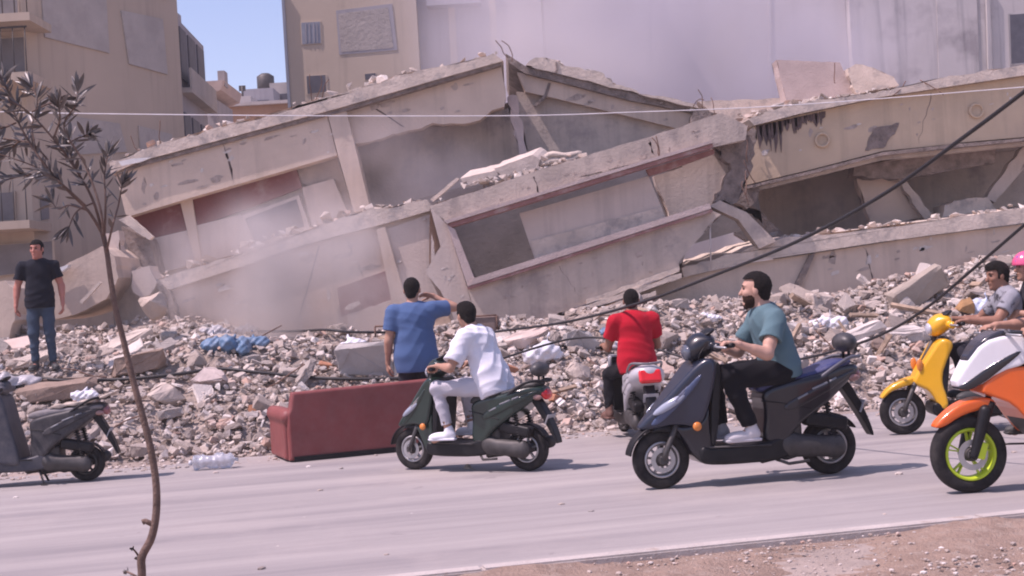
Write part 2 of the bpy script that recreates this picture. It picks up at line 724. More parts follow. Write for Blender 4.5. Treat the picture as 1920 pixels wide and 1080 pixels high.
c = mx(rmp(nz(mp2.outputs[0], 1.3, 7, 0.65), 0.36, 0.66), (0.245, 0.222, 0.22), (0.375, 0.34, 0.32))
c = mx(rmp(nz(tc.outputs['Object'], 0.55, 7, 0.7), 0.50, 0.72, 0, 0.65), c, (0.40, 0.355, 0.33))
c = mx(rmp(nz(tc.outputs['Object'], 160, 2), 0.55, 0.75, 0, 0.45), c, (0.16, 0.15, 0.155))
c = mx(rmp(nz(tc.outputs['Object'], 2.6, 4, 0.7), 0.66, 0.72, 0, 0.5), c, (0.15, 0.135, 0.135))
L.new(c, b.inputs['Base Color'])
bp = n.new('ShaderNodeBump')
bp.inputs['Strength'].default_value = 0.35
bp.inputs['Distance'].default_value = 0.01
L.new(nz(tc.outputs['Object'], 130, 4), bp.inputs['Height'])
L.new(bp.outputs[0], b.inputs['Normal'])
road.data.materials.append(m)

kd = (kn1 - kn0).normalized()
kperp = Vector((kd.y, -kd.x, 0))             # towards the camera
bm = bmesh.new()
for i in range(-14, 20):
    a = kn0 + kd * (i * 3.1 + .001)
    e = kn0 + kd * (i * 3.1 + 3.098)
    zz = 0.05 + 0.003 * math.sin(i * 1.9)
    P = [a + Vector((0, 0, 0)), e, e + kperp * (.135 + .02 * math.sin(i * 3)), a + kperp * (.135 + .02 * math.sin(i * 3 - 3))]
    fs = extrude(bm, [Vector((p.x, p.y, -0.05)) for p in P], (0, 0, zz + .05))
bmesh.ops.bevel(bm, geom=bm.edges[:], offset=0.012, segments=2, affect='EDGES')
kerb = put('kerb', bm, M_KERB)
kerb['kind'] = 'structure'

# near verge: loose reddish soil with clods
bm = bmesh.new()
nx_, ny_ = 170, 60
vr = random.Random(3)
gr = []
for j in range(ny_ + 1):
    row = []
    for i in range(nx_ + 1):
        p = kn0 + kd * (-5 + 12 * i / nx_) + kperp * (.12 + 4.6 * (j / ny_) ** 1.2)
        z = 0.03 + (0.03 * math.sin(p.x * 2.1 + p.y) + 0.02 * math.sin(p.x * 5.3 - p.y * 3) + vr.uniform(-.012, .016)) * min(1, j / 4) - .03 * max(0, 1 - j / 3)
        row.append(bm.verts.new((p.x, p.y, z)))
    gr.append(row)
for j in range(ny_):
    for i in range(nx_):
        bm.faces.new([gr[j][i], gr[j + 1][i], gr[j + 1][i + 1], gr[j][i + 1]])
verge = put('verge', bm, M_VERGE, smooth=True)
verge['kind'] = 'structure'
bm = bmesh.new()
for i in range(2200):
    p = kn0 + kd * vr.uniform(-1, 4.6) + kperp * (.25 + 1.6 * vr.random() ** 1.3)
    s = .004 + .012 * vr.random() ** 4
    bmesh.ops.create_icosphere(bm, subdivisions=1, radius=s, matrix=Matrix.Translation((p.x, p.y, .035 + s * .4)) @ Matrix.Rotation(vr.random() * 6, 4, 'Z') @ Matrix.Diagonal((1.4, 1, .7, 1)))
o = put('pebbles', bm, mat('pebbles', (0.40, 0.32, 0.27), 0.95, 0.3, 9, island=1))
tag(o, 'small pale pebbles and clods scattered on the reddish near verge', 'pebbles', kind='stuff')
bm = bmesh.new()
for i in range(1400):
    x = vr.uniform(-7, 9)
    y = far_y(x) - .5 + abs(vr.gauss(0, .35)) if vr.random() < .93 else vr.uniform(near_y(x) + .3, far_y(x))
    s = .006 + .02 * vr.random() ** 3
    bmesh.ops.create_icosphere(bm, subdivisions=1, radius=s, matrix=Matrix.Translation((x, y, s * .4)) @ Matrix.Rotation(vr.random() * 6, 4, 'Z') @ Matrix.Diagonal((1.5, 1, .6, 1)))
o = put('grit', bm, mat('grit', (0.42, 0.36, 0.32), 0.95, 0.3, 9, island=1))
tag(o, 'loose grit and crumbs of mortar strewn along the far edge of the road', 'grit', kind='stuff')


# ------------------------------------------------------------------ background buildings
def plane_hit(px, py, P0, nrm):
    d = ray(px, py)
    return CAM + d * ((P0 - CAM).dot(nrm) / d.dot(nrm))


def facade(name, pts, P0, nrm, off, thick, m, parent):
    """flat piece on a facade plane, proud of it by off, going thick into it (nrm points towards the viewer)"""
    bm = bmesh.new()
    P = [plane_hit(x, y, P0, nrm) for x, y in pts]
    extrude(bm, [p + nrm * off for p in P], -nrm * thick)
    return put(name, bm, m, parent)


def prism(name, foot, z0, z1, m, parent):
    bm = bmesh.new()
    extrude(bm, [Vector((x, y, z0)) for x, y in foot], (0, 0, z1 - z0))
    return put(name, bm, m, parent)


def window(px4, P0, nrm, parent, fr=M_BGP, pane=M_GLASS, grow=5):
    cx = sum(p[0] for p in px4) / 4
    cy = sum(p[1] for p in px4) / 4
    f = facade('window', [(cx + (x - cx) * (1 + grow / 30), cy + (y - cy) * (1 + grow / 40)) for x, y in px4], P0, nrm, .02, .08, fr, parent)
    facade('pane', px4, P0, nrm, .025, .05, pane, f)
    return f


# left apartment block: its blank wall runs away to the right
A0, A1 = W(50, 200, 28.0), W(343, 200, 32.4)
A0.z = A1.z = 0
dA = (A1 - A0).normalized()
nA = Vector((dA.y, -dA.x, 0))
b1 = thing('apartment_building', 'beige apartment block with blank side wall and recessed grey roughcast panels, at the far left', 'building', (A0.x, A0.y, 0))
prism('wall', [(A0.x - 9, A0.y + .5), (A0.x, A0.y), (A1.x, A1.y), (A1.x - 4, A1.y + 3.5), (A0.x - 9, A1.y + 4)], 0, 15, M_BGA, b1)
for q in ([(72, -60), (195, -30), (203, 100), (82, 70)], [(222, -40), (312, -20), (312, 0), (222, -25)], [(225, 20), (303, 36), (312, 140), (240, 120)],
          [(112, 215), (222, 232), (236, 285), (150, 290), (118, 272)], [(258, 236), (320, 252), (322, 300), (262, 300)]):
    facade('panel', q, A0, nA, .04, .1, M_BGP, b1)
nF = Vector((0, -1, 0))
PF = Vector((A0.x, A0.y - .02, 0))
for q in ([(-40, 0), (33, 0), (34, 30), (-40, 34)], [(-40, 75), (45, 70), (48, 138), (-40, 146)], [(-40, 365), (26, 360), (28, 412), (-40, 418)], [(-30, 462), (98, 452), (100, 505), (-30, 520)]):
    window(q, PF, nF, b1, M_BGA, M_DARKIN, 2)
facade('shutter', [(74, 368), (89, 366), (91, 411), (77, 413)], A0, nA, .03, .1, M_DARKIN, b1)
for y in (40, 150, 425):
    bm = bmesh.new()
    c = W(10, y, 27.4)
    box(bm, (c.x - 2, c.y + .3, c.z), (5.2, 1.3, .16))
    bl = put('balcony', bm, M_BGA, b1)
    bm = bmesh.new()
    for k in range(22):
        tube(bm, [(c.x - 4.5 + k * .24, c.y - .3, c.z + .08), (c.x - 4.5 + k * .24, c.y - .3, c.z + .95)], .012, 5)
    tube(bm, [(c.x - 4.5, c.y - .3, c.z + .97), (c.x + .58, c.y - .3, c.z + .97)], .02, 6)
    put('railing', bm, M_DALU, bl)

# its neighbour: street front with balconies running straight back
B0 = W(340, 200, 32.9)
B1 = W(388, 200, 36.6)
B0.z = B1.z = 0
dB = (B1 - B0).normalized()
nB = Vector((dB.y, -dB.x, 0))
b2 = thing('apartment_building', 'narrow mauve apartment block with dark balcony openings, seen edge on beside the sky gap', 'building', (B0.x, B0.y, 0))
prism('wall', [(B0.x - 5, B0.y + .6), (B0.x, B0.y), (B1.x, B1.y), (B1.x - 5, B1.y + 1)], 0, 8.7, M_BGD, b2)
LB = (B1 - B0).length
for fl in range(4):
    z0 = 0.8 + fl * 2.05
    for t0, t1 in ((.04, .26), (.34, .60), (.68, .94)):
        bm = bmesh.new()
        c = B0 + dB * LB * (t0 + t1) / 2 + nB * .01
        rot = Matrix.Rotation(math.atan2(dB.y, dB.x), 3, 'Z')
        box(bm, (c.x, c.y, z0 + .95), (LB * (t1 - t0), .06, 1.25), rot)
        put('window', bm, M_GLASS, b2)
    bm = bmesh.new()
    c = B0 + dB * LB * .5 + nB * .12
    box(bm, (c.x, c.y, z0 + .02), (LB * .98, .3, .12), rot)
    box(bm, (c.x + nB.x * .13, c.y + nB.y * .13, z0 + .30), (LB * .98, .05, .5), rot)
    put('balcony', bm, M_BGP, b2)
bm = bmesh.new()
box(bm, (B1.x - 1.2, B1.y - .8, 9.1), (1.4, 1.2, .8))
put('roof_hut', bm, M_BGD, b2)

# pale rooftops seen through the gap
b3 = thing('low_building', 'distant grey flat roofed house stepping up in the gap below the sky', 'building', tuple(W(470, 300, 62)))
ROOT[b3.name] = Vector(b3.location)
zb = 0
for x0, x1, yt, Y, mm in ((395, 470, 184, 60, M_BGW), (452, 512, 168, 64, M_BGD), (505, 560, 156, 66, M_BGP)):
    a, e = W(x0, yt, Y), W(x1, yt, Y)
    prism('wall', [(a.x, Y), (e.x, Y), (e.x, Y + 6), (a.x, Y + 6)], 0, a.z, mm, b3)
    bm = bmesh.new()
    box(bm, ((a.x + e.x) / 2, Y - .02, a.z - .9), ((e.x - a.x) * .7, .1, .7))
    put('window', bm, M_GLASS, b3)
a = W(492, 165, 66)
bm = bmesh.new()
lathe(bm, [(.35, 0), (.42, .1), (.42, .7), (.2, .85)], 12, 'z', (a.x, 67, a.z))
put('water_tank', bm, M_DALU, b3)
a = W(447, 176, 62)
bm = bmesh.new()
tube(bm, [(a.x, 63, a.z - .4), (a.x, 63, a.z + .5)], .05)
box(bm, (a.x, 63, a.z + .4), (.3, .05, .25))
put('antenna', bm, M_DALU, b3)
a, e = W(393, 203, 52), W(560, 203, 52)
b4 = thing('low_building', 'low orange plastered building just above the slanted roof, in the gap', 'building', (a.x, 52, 0))
prism('wall', [(a.x, 52), (e.x, 52), (e.x, 56), (a.x, 56)], 0, a.z, M_ORW, b4)
bm = bmesh.new()
box(bm, ((a.x + e.x) / 2, 53.9, a.z + .06), (e.x - a.x + .3, 4.2, .12))
put('roof', bm, M_BGW, b4)
a, e = W(389, 152, 44), W(419, 150, 44)
b5 = thing('rooftop_room', 'small pinkish concrete rooftop balcony jutting out past the narrow block', 'building', (a.x, 44, 0))
bm = bmesh.new()
z0 = W(400, 184, 44).z
extrude(bm, [Vector((a.x - .3, 44, a.z)), Vector((e.x, 44, a.z)), Vector((e.x - .1, 44, z0 + .25)), Vector((a.x - .3, 44, z0))], (0, 3, 0))
put('balcony', bm, M_SILL, b5)
bm = bmesh.new()
box(bm, (e.x - .12, 44.5, a.z + .1), (.22, .5, .5))
box(bm, (a.x - .4, 45.5, z0 / 2), (1.2, 2.6, z0))
put('wall', bm, M_BGD, b5)

# middle block
C0, C1 = W(537, 90, 37), W(985, 90, 37)
b6 = thing('apartment_building', 'pale beige apartment block with small blue shuttered windows behind the roof ridge', 'building', (C0.x, 37, 0))
prism('wall', [(C0.x, 37), (W(785, 90, 37).x, 37), (W(785, 90, 37).x, 44), (C0.x, 44)], 0, 16, M_BGC, b6)
prism('recessed_wall', [(W(785, 90, 37).x + .004, 37.5), (C1.x + .5, 37.5), (C1.x + .5, 44), (W(785, 90, 37).x + .004, 44)], 0, 16, M_BGD, b6)
P6 = Vector((0, 37, 0))
f = window([(565, 43), (600, 41), (602, 81), (567, 83)], P6, nF, b6, M_BGC, M_SHUT, 3)
for xx in (573, 580, 588, 594):
    facade('slat', [(xx, 44), (xx + 1.5, 44), (xx + 2.5, 80), (xx + 1, 80)], P6, nF, .04, .04, M_BGD, f)
f = window([(575, 143), (610, 141), (612, 172), (577, 176)], P6, nF, b6, M_BGC, M_GLASS, 5)
window([(684, 139), (704, 137), (705, 148), (685, 150)], P6, nF, b6, M_BGC, M_GLASS, 3)
facade('panel', [(630, 20), (735, 7), (745, 94), (636, 103)], P6, nF, .015, .1, M_BGD, b6)
facade('panel', [(634, 26), (728, 14), (738, 90), (640, 98)], P6, nF, .022, .1, M_BGP, b6)
facade('downpipe', [(528, -20), (533, -20), (549, 250), (544, 250)], P6, nF, .12, .1, M_SHUT, b6)
facade('balcony', [(800, -8), (900, -14), (902, 12), (802, 18)], Vector((0, 37.5, 0)), nF, .5, .5, M_BGD, b6)
for xx in (838, 915):
    facade('pilaster', [(xx, -30), (xx + 12, -30), (xx + 22, 160), (xx + 10, 160)], Vector((0, 37.5, 0)), nF, .1, .1, M_BGC, b6)

# right block, whitewashed then stained
D0, D1, D2 = W(985, 60, 39), W(1588, 60, 39), W(2100, 60, 39)
b7 = thing('apartment_building', 'tall windowless whitewashed building end veiled in dust behind the collapse', 'building', (D0.x, 39, 0))
prism('wall', [(D0.x + .55, 39), (D1.x, 39), (D1.x, 48), (D0.x + .55, 48)], 0, 18, M_BGW, b7)
P7 = Vector((0, 39, 0))
for xx in (1216, 1238, 1440):
    facade('seam', [(xx, -30), (xx + 5, -30), (xx + 8, 200), (xx + 3, 200)], P7, nF, .03, .05, M_BGS, b7)
b8 = thing('apartment_building', 'grey streaked concrete building with one dark window at the top right corner', 'building', (D1.x, 38.6, 0))
prism('wall', [(D1.x + .01, 38.6), (D2.x, 38.6), (D2.x, 48), (D1.x + .01, 48)], 0, 18, M_BGS, b8)
P8 = Vector((0, 38.6, 0))
window([(1893, 28), (1990, 20), (1990, 112), (1896, 120)], P8, nF, b8, M_BGS, M_GLASS, 2)
facade('downpipe', [(1846, -30), (1853, -30), (1858, 140), (1851, 140)], P8, nF, .12, .1, M_BGS, b8)
facade('pilaster', [(1755, -30), (1830, -30), (1836, 160), (1760, 160)], P8, nF, .03, .1, M_BGS, b8)

# ------------------------------------------------------------------ the collapsed building
def rebar(parent, spots, Y, seed=1, top=True):
    r = random.Random(seed)
    for x, y in spots:
        bm = bmesh.new()
        p = W(x, y, Y)
        q = [p]
        d = Vector((r.uniform(-.5, .5), r.uniform(-.5, .1), 1 if top else -1)).normalized()
        for k in range(4):
            d = (d + Vector((r.uniform(-.5, .5), r.uniform(-.3, .3), r.uniform(-.5, .3)))).normalized()
            q.append(q[-1] + d * r.uniform(.06, .14))
        tube(bm, catmull(q, 3), .008, 5)
        put('rebar', bm, M_STEEL, parent)


def crumbs(parent, line, Y, n=60, smin=.03, smax=.12, seed=1, spread=(.2, .25, .06)):
    """broken bits left lying along an edge, one mesh, part of the broken edge"""
    r = random.Random(seed)
    bm = bmesh.new()
    for _ in range(n):
        k = r.randrange(len(line) - 1)
        t = r.random()
        x = line[k][0] + (line[k + 1][0] - line[k][0]) * t
        y = line[k][1] + (line[k + 1][1] - line[k][1]) * t
        p = W(x, y, Y) + Vector((r.gauss(0, spread[0]), abs(r.gauss(0, spread[1])), r.random() ** 2 * spread[2]))
        s = smin + (smax - smin) * r.random() ** 2
        pts = [Vector((r.uniform(-1, 1), r.uniform(-1, 1), r.uniform(-.7, .7))) * s for _ in range(9)]
        vs_ = [bm.verts.new(p + q) for q in pts]
        h = bmesh.ops.convex_hull(bm, input=vs_)
        bmesh.ops.delete(bm, geom=list({g for g in h['geom_interior'] + h['geom_unused'] if isinstance(g, bmesh.types.BMVert)}), context='VERTS')
    o = put('debris', bm, M_CHUNK, parent)
    o['kind'] = 'stuff'
    return o


M_CHUNK = mat('rubble', (0.53, 0.455, 0.395), 0.95, 0.2, 6, 0.5, 30, island=1)

def spalls(parent, quad, Y, n, m, seed, size=(6, 20)):
    """patches where the plaster has come off, inside a four-cornered picture area of a wall"""
    r = random.Random(seed)
    bm = bmesh.new()
    q = [Vector((*p, 0)) for p in quad]
    for _ in range(n // 2):
        a, b = r.random(), r.random() ** 1.5
        c = (q[0].lerp(q[1], a)).lerp(q[3].lerp(q[2], a), b)
        s = size[0] + (size[1] - size[0]) * r.random() ** 3
        k = r.randint(7, 11)
        st = r.uniform(.5, 2.2)
        P = []
        for i in range(k):
            t = 2 * PI * i / k
            rr = s * r.uniform(.45, 1)
            P.append(W(c.x + rr * st * math.cos(t) * .7, c.y + rr / st * math.sin(t) * .7 - rr * st * math.cos(t) * .18, Y - .004))
        extrude(bm, P, (0, .02, 0))
    bmesh.ops.triangulate(bm, faces=[f for f in bm.faces if len(f.verts) > 4])
    o = put('bare_patches', bm, m, parent)
    o['kind'] = 'stuff'


def crack(parent, a, b, Y, seed, w=.7):
    r = random.Random(seed)
    n = 9
    U, Lw = [], []
    for i in range(n + 1):
        t = i / n
        x = a[0] + (b[0] - a[0]) * t + r.uniform(-3, 3)
        y = a[1] + (b[1] - a[1]) * t + r.uniform(-1.5, 1.5)
        ww = w * (1 - .8 * t) * r.uniform(.6, 1.2)
        U.append((x - ww, y - ww * .5))
        Lw.append((x + ww, y + ww * .5))
    wall('crack', U + Lw[::-1], Y - .003, .02, M_CRACK, parent)


M_CRACK = mat('crack_dark', (.17, .13, .12), .95, .2, 9)
M_SPALL = mat('spalled_plaster', (.43, .35, .305), .95, .25, 9, .6, 30)
M_SPALL2 = mat('pale_scuff', (.62, .55, .50), .95, .2, 9, .6, 30)


# A: upper left storey
sA = thing('collapsed_storey', 'tilted upper storey with long beige parapet over maroon wall, rising to the ridge at left', 'collapsed building', tuple(W(560, 420, 22.5)))
topA = [(205, 305), (259, 284), (330, 262), (440, 232), (520, 212), (600, 186), (680, 164), (760, 138), (840, 122), (925, 100)]
botA = [(944, 114), (840, 143), (640, 201), (440, 255), (262, 302), (208, 326)]
wall('roof_slab', rag(topA, 3.0, 16, 5, closed=False) + botA, 22.4, 6, M_PALE, sA, dv=(0, 6, -.15))
wall('parapet', [(216, 322), (262, 303), (440, 256), (612, 210), (632, 291), (520, 324), (350, 373), (237, 407)], 22.5, .35, M_PLAST, sA)
wall('coping', [(214, 330), (262, 304), (440, 257), (640, 202), (940, 115), (940, 122), (640, 210), (440, 264), (264, 311)], 22.44, .25, M_BREAK, sA)
wall('wall', rag([(640, 203), (940, 116), (948, 165), (945, 200), (900, 225), (800, 235), (700, 262), (652, 275)], 5, 20, 11), 22.62, .3, M_PLAST, sA)
wall('wall', [(655, 272), (700, 258), (800, 232), (900, 222), (960, 200), (1000, 330), (860, 352), (690, 400)], 23.6, .3, M_CONC, sA)
wall('pilaster', [(613, 209), (647, 200), (672, 300), (694, 392), (664, 398), (634, 292)], 22.47, .5, M_PLAST, sA)
wall('wall', [(238, 408), (350, 374), (520, 325), (632, 293), (662, 392), (700, 396), (640, 425), (575, 446), (474, 480), (374, 505), (296, 527), (270, 447)], 22.9, .3, M_CONC, sA)
wall('maroon_panel', [(241, 410), (352, 375), (520, 327), (556, 318), (566, 352), (450, 396), (358, 430), (284, 447)], 22.8, .14, M_MAR, sA)
for q in ([(274, 450), (350, 432), (372, 492), (294, 514)], [(363, 424), (452, 402), (476, 468), (376, 494)], [(566, 352), (625, 335), (652, 398), (585, 424)]):
    wall('panel', q, 22.78, .14, M_WASH, sA)
wall('pilaster', [(338, 380), (360, 374), (378, 488), (366, 494)], 22.74, .12, M_PLAST, sA)
f = wall('window', [(452, 405), (560, 366), (582, 430), (476, 470)], 22.79, .12, M_WASH, sA)
wall('pane', [(459, 410), (555, 374), (570, 424), (480, 458)], 22.76, .1, M_GLASS, f)
crumbs(sA, topA, 22.5, 90, .03, .13, 4)
rebar(sA, [(265, 290), (300, 280), (585, 190), (592, 188), (604, 187)], 22.5, 3)
wall('torn_sheet', [(222, 303), (250, 297), (285, 295), (262, 304), (228, 311)], 22.25, .05, mat('white_plaster', (.7, .68, .66)), sA)

# B: lower left storey
sB = thing('collapsed_storey', 'dust covered lower storey under a pale cracked slab edge, left of the red framed window', 'collapsed building', tuple(W(560, 640, 21.3)))
topB = [(294, 524), (380, 498), (470, 468), (560, 438), (640, 408), (690, 394), (740, 388), (800, 374)]
wall('floor_slab', rag(topB, 2.5, 14, 8, closed=False) + [(816, 392), (720, 420), (640, 440), (560, 462), (430, 506), (318, 543), (300, 540)], 21.2, 4, M_PALE, sB, dv=(0, 3, -.1))
wall('wall', [(312, 545), (430, 508), (560, 464), (640, 442), (816, 394), (850, 470), (850, 600), (900, 700), (600, 740), (400, 740), (330, 620)], 21.3, .3, M_PLAST, sB)
wall('maroon_panel', [(632, 540), (722, 508), (742, 562), (700, 576), (640, 594)], 21.27, .1, M_MAR, sB)
wall('panel', rag([(650, 590), (735, 562), (762, 640), (662, 660)], 2, 15, 3), 21.25, .1, M_WASH, sB)
wall('panel', [(724, 430), (812, 399), (852, 450), (856, 530), (800, 575), (757, 570)], 21.26, .1, M_WASH, sB)
wall('pilaster', [(706, 430), (722, 425), (764, 572), (772, 650), (752, 650)], 21.2, .15, M_PLAST, sB)
crumbs(sB, topB, 21.4, 80, .03, .14, 9)
wall('broken_end', rag([(292, 528), (318, 545), (345, 620), (330, 640), (318, 590), (300, 560)], 3, 10, 2), 21.15, .4, M_BREAK, sB)

# C: the block with the long red framed window
sC = thing('collapsed_storey', 'tilted concrete block with long red trimmed window opening, in the middle of the collapse', 'collapsed building', tuple(W(1080, 620, 20.6)))
wall('lintel_wall', rag([(806, 386), (1000, 322), (1140, 280), (1293, 231), (1352, 212), (1402, 236), (1398, 262), (1338, 270), (838, 420)], 2, 22, 6, keep=(7,)), 20.6, .4, M_CONC, sC)
wall('jamb_wall', rag([(806, 388), (838, 421), (876, 539), (892, 600), (945, 660), (890, 690), (850, 600), (826, 545), (798, 508), (826, 462), (816, 424)], 2, 16, 12, keep=(0, 1, 2, 9, 10)), 20.6, .4, M_WASH, sC)
wall('sill_wall', rag([(877, 541), (1334, 395), (1352, 402), (1322, 432), (1296, 462), (1272, 494), (1276, 506), (1180, 540), (1100, 566), (1000, 610), (950, 660), (894, 602)], 3, 20, 14, keep=(0, 11)), 20.6, .4, M_CONC, sC)
f = wall('window_frame', [(838, 420), (1336, 269), (1337, 276), (846, 426)], 20.5, .3, M_TRIM, sC)
wall('frame_bead', [(832, 414), (1334, 263), (1336, 268), (838, 419)], 20.47, .12, M_SILL, f)
wall('jamb', [(838, 421), (853, 430), (889, 521), (877, 538)], 20.51, .3, M_SILL, f)
wall('sill', [(877, 537), (889, 521), (1330, 381), (1334, 391)], 20.48, .4, M_SILL, f)
wall('sill_edge', [(878, 543), (876, 538), (1335, 392), (1336, 397)], 20.49, .3, M_TRIM, f)
wall('lintel_strip', [(1212, 318), (1338, 279), (1340, 288), (1262, 316), (1218, 330)], 20.75, .15, M_TRIM, sC)
f = wall('shutter', [(974, 400), (1216, 330), (1248, 408), (1003, 487)], 20.85, .08, M_WASH, sC)
wall('shutter_lower', [(996, 452), (1240, 388), (1248, 408), (1003, 487)], 20.82, .04, M_PALE, f)
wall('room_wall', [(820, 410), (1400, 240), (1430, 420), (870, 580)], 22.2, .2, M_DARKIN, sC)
wall('inner_wall', rag([(1225, 330), (1340, 288), (1392, 282), (1366, 330), (1340, 385), (1256, 410)], 3, 18, 5), 21.2, .2, M_WASH, sC)
wall('room_floor', [(880, 545), (1334, 398), (1336, 404), (884, 552)], 20.95, 1.2, M_CONC, sC, dv=(0, 1.1, 0))
wall('broken_end', rag([(1338, 270), (1398, 262), (1412, 240), (1420, 262), (1404, 330), (1382, 380), (1340, 378), (1372, 318)], 5, 10, 9), 20.9, .5, M_BREAK, sC)
wall('column', [(1330, 386), (1350, 376), (1400, 398), (1455, 452), (1424, 466), (1385, 412)], 20.7, .35, M_CONC, sC)
lines = [((1100, 561), (1180, 534), (1274, 500)), ((1060, 585), (1160, 552), (1278, 512)), ((1010, 606), (1130, 575), (1230, 545))]
for i, l in enumerate(lines):
    wall('floor_edge', rag(list(l) + [(x, y + 9) for x, y in l[::-1]], 2, 16, 20 + i), 20.5 - .03 * i, .3, M_PALE, sC)
wall('back_wall', [(760, 400), (880, 370), (900, 620), (780, 640)], 22.4, .2, M_CONC, sB)
crumbs(sC, [(860, 352), (1000, 322), (1090, 292)], 20.8, 60, .03, .12, 17)
rebar(sC, [(1230, 255), (1222, 258), (1395, 300), (1398, 320), (1392, 340), (1400, 262)], 20.55, 6, False)
bm = bmesh.new()
tube(bm, [W(1331, 398, 20.65), W(1333, 505, 20.65)], .012, 6)
put('hanging_wire', bm, M_BGW, sC)

# D: long low parapet on the right
sD = thing('collapsed_storey', 'long low beige parapet with pale coping resting on the rubble at right', 'collapsed building', tuple(W(1650, 560, 21)))
topD = [(1278, 503), (1400, 468), (1470, 446), (1524, 442), (1600, 434), (1700, 420), (1800, 408), (1920, 391), (2060, 376)]
wall('coping', rag(topD, 2.5, 15, 31, closed=False) + [(2060, 402), (1920, 418), (1700, 446), (1545, 470), (1400, 492), (1282, 520)], 20.9, 3, M_PALE, sD, dv=(0, 2.6, .1))
wall('parapet', [(1278, 521), (1400, 494), (1545, 472), (1700, 448), (1920, 420), (2060, 404), (2060, 480), (1920, 498), (1820, 512), (1700, 530), (1500, 575), (1300, 640), (1200, 700), (960, 760), (930, 700), (1010, 608), (1130, 575)], 21.0, .35, M_PLAST, sD)
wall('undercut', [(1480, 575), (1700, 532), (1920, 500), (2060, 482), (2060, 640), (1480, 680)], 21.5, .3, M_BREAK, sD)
wall('brace', [(1484, 545), (1518, 478), (1530, 472), (1498, 548)], 20.93, .1, M_BREAK, sD)
crumbs(sD, topD[2:], 21.1, 90, .03, .12, 21)

# E: ochre parapet at the top right
sE = thing('collapsed_storey', 'ochre parapet wall with two round vents and stained broken left end, at upper right', 'collapsed building', tuple(W(1700, 400, 21.8)))
topE = [(1404, 224), (1440, 208), (1500, 194), (1580, 182), (1656, 170), (1760, 147), (1920, 121), (2060, 98)]
wall('coping', rag(topE, 2.2, 14, 41, closed=False) + [(2060, 122), (1920, 141), (1780, 162), (1656, 181), (1500, 213), (1414, 235)], 21.7, 5, M_PALE, sE, dv=(0, 5, .2))
wall('parapet', [(1414, 236), (1500, 215), (1656, 183), (1780, 164), (1920, 143), (2060, 124), (2060, 240), (1920, 257), (1790, 268), (1656, 283), (1520, 318), (1398, 347), (1390, 330), (1402, 290)], 21.85, .35, M_YELL, sE)
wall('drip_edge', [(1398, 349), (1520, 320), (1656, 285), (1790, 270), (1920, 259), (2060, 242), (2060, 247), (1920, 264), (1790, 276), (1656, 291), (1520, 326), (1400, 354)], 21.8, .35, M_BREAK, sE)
wall('soffit', [(1400, 356), (1656, 292), (1920, 266), (2060, 248), (2060, 254), (1920, 272), (1656, 300), (1402, 362)], 22.0, 4, M_CONC, sE, dv=(0, 3.0, .1))
for x, y in ((1541, 263), (1830, 208)):
    bm = bmesh.new()
    c = W(x, y, 21.85)
    lathe(bm, [(.10, 0), (.125, -.02), (.115, -.05), (.09, -.05), (.085, -.01), (.085, .05)], 24, 'y', c)
    v = put('vent', bm, M_YELL, sE, smooth=False)
    bm = bmesh.new()
    lathe(bm, [(.084, -.012), (.084, -.004)], 20, 'y', c)
    put('vent_hole', bm, M_YELL, v)
wall('bare_patch', rag([(1637, 242), (1686, 230), (1680, 246), (1656, 278), (1622, 282)], 2, 9, 4), 21.84, .05, M_BREAK, sE)
bm = bmesh.new()
r = random.Random(12)
for i in range(24):
    x = 1424 + i * 5.2 + r.uniform(-2, 2)
    y = 236 - (x - 1414) * .215 + 6
    p = W(x, y, 21.83)
    l = r.uniform(.03, .30) * (1.6 if x < 1475 else 1) * (.6 if x > 1500 else 1)
    wd = r.uniform(.02, .06)
    P = [p + Vector((-wd, 0, .04)), p + Vector((wd, 0, .04)), p + Vector((wd * .7, 0, -l * .6)), p + Vector((r.uniform(-.02, .02), 0, -l)), p + Vector((-wd * .8, 0, -l * .5))]
    extrude(bm, P, (0, .04, 0))
put('broken_plaster', bm, mat('soot_stain', (.12, .085, .08), .95, .3, 9), sE)['kind'] = 'stuff'
crumbs(sE, topE[:5], 21.9, 70, .03, .13, 25)
rebar(sE, [(1404, 236), (1400, 250), (1398, 232), (1396, 280), (1392, 310), (1698, 152), (1725, 150), (1565, 118)], 21.75, 8, False)
wall('back_wall', [(1370, 320), (2060, 220), (2060, 440), (1480, 500), (1380, 440)], 24.6, .25, M_CONC, sE)
wall('beam', rag([(1605, 305), (1690, 296), (1868, 272), (1866, 306), (1790, 318), (1694, 334), (1600, 330)], 3, 16, 6), 22.6, .4, M_BREAK, sE)
wall('broken_end', rag([(1392, 336), (1424, 352), (1420, 372), (1400, 392), (1376, 380)], 4, 9, 16), 21.9, .4, M_BREAK, sE)

# F: roof wedge on the right of the ridge
sF = thing('collapsed_roof', 'broken roof wedge sloping down to the right from the ridge, with cracked parapet on top', 'collapsed building', tuple(W(1140, 300, 23.6)))
wall('roof_slab', [(948, 100), (985, 124), (1050, 140), (1200, 178), (1306, 203), (1314, 214), (1180, 188), (1050, 154), (985, 138), (953, 116)], 23.5, 4, M_BREAK, sF, dv=(0, 3.5, -.1))
wall('parapet', rag([(986, 122), (1003, 108), (1044, 113), (1050, 122), (1130, 136), (1150, 158), (1194, 170), (1199, 176), (1050, 138)], 2.5, 14, 7), 23.45, .35, M_PALE, sF)
wall('parapet', rag([(1200, 176), (1240, 180), (1306, 196), (1310, 203), (1205, 179)], 1.5, 14, 9), 23.4, .3, M_PALE, sF)
wall('wall', [(970, 135), (1050, 156), (1180, 190), (1310, 216), (1290, 246), (1170, 216), (1040, 184), (985, 172)], 23.6, .3, M_PLAST, sF)
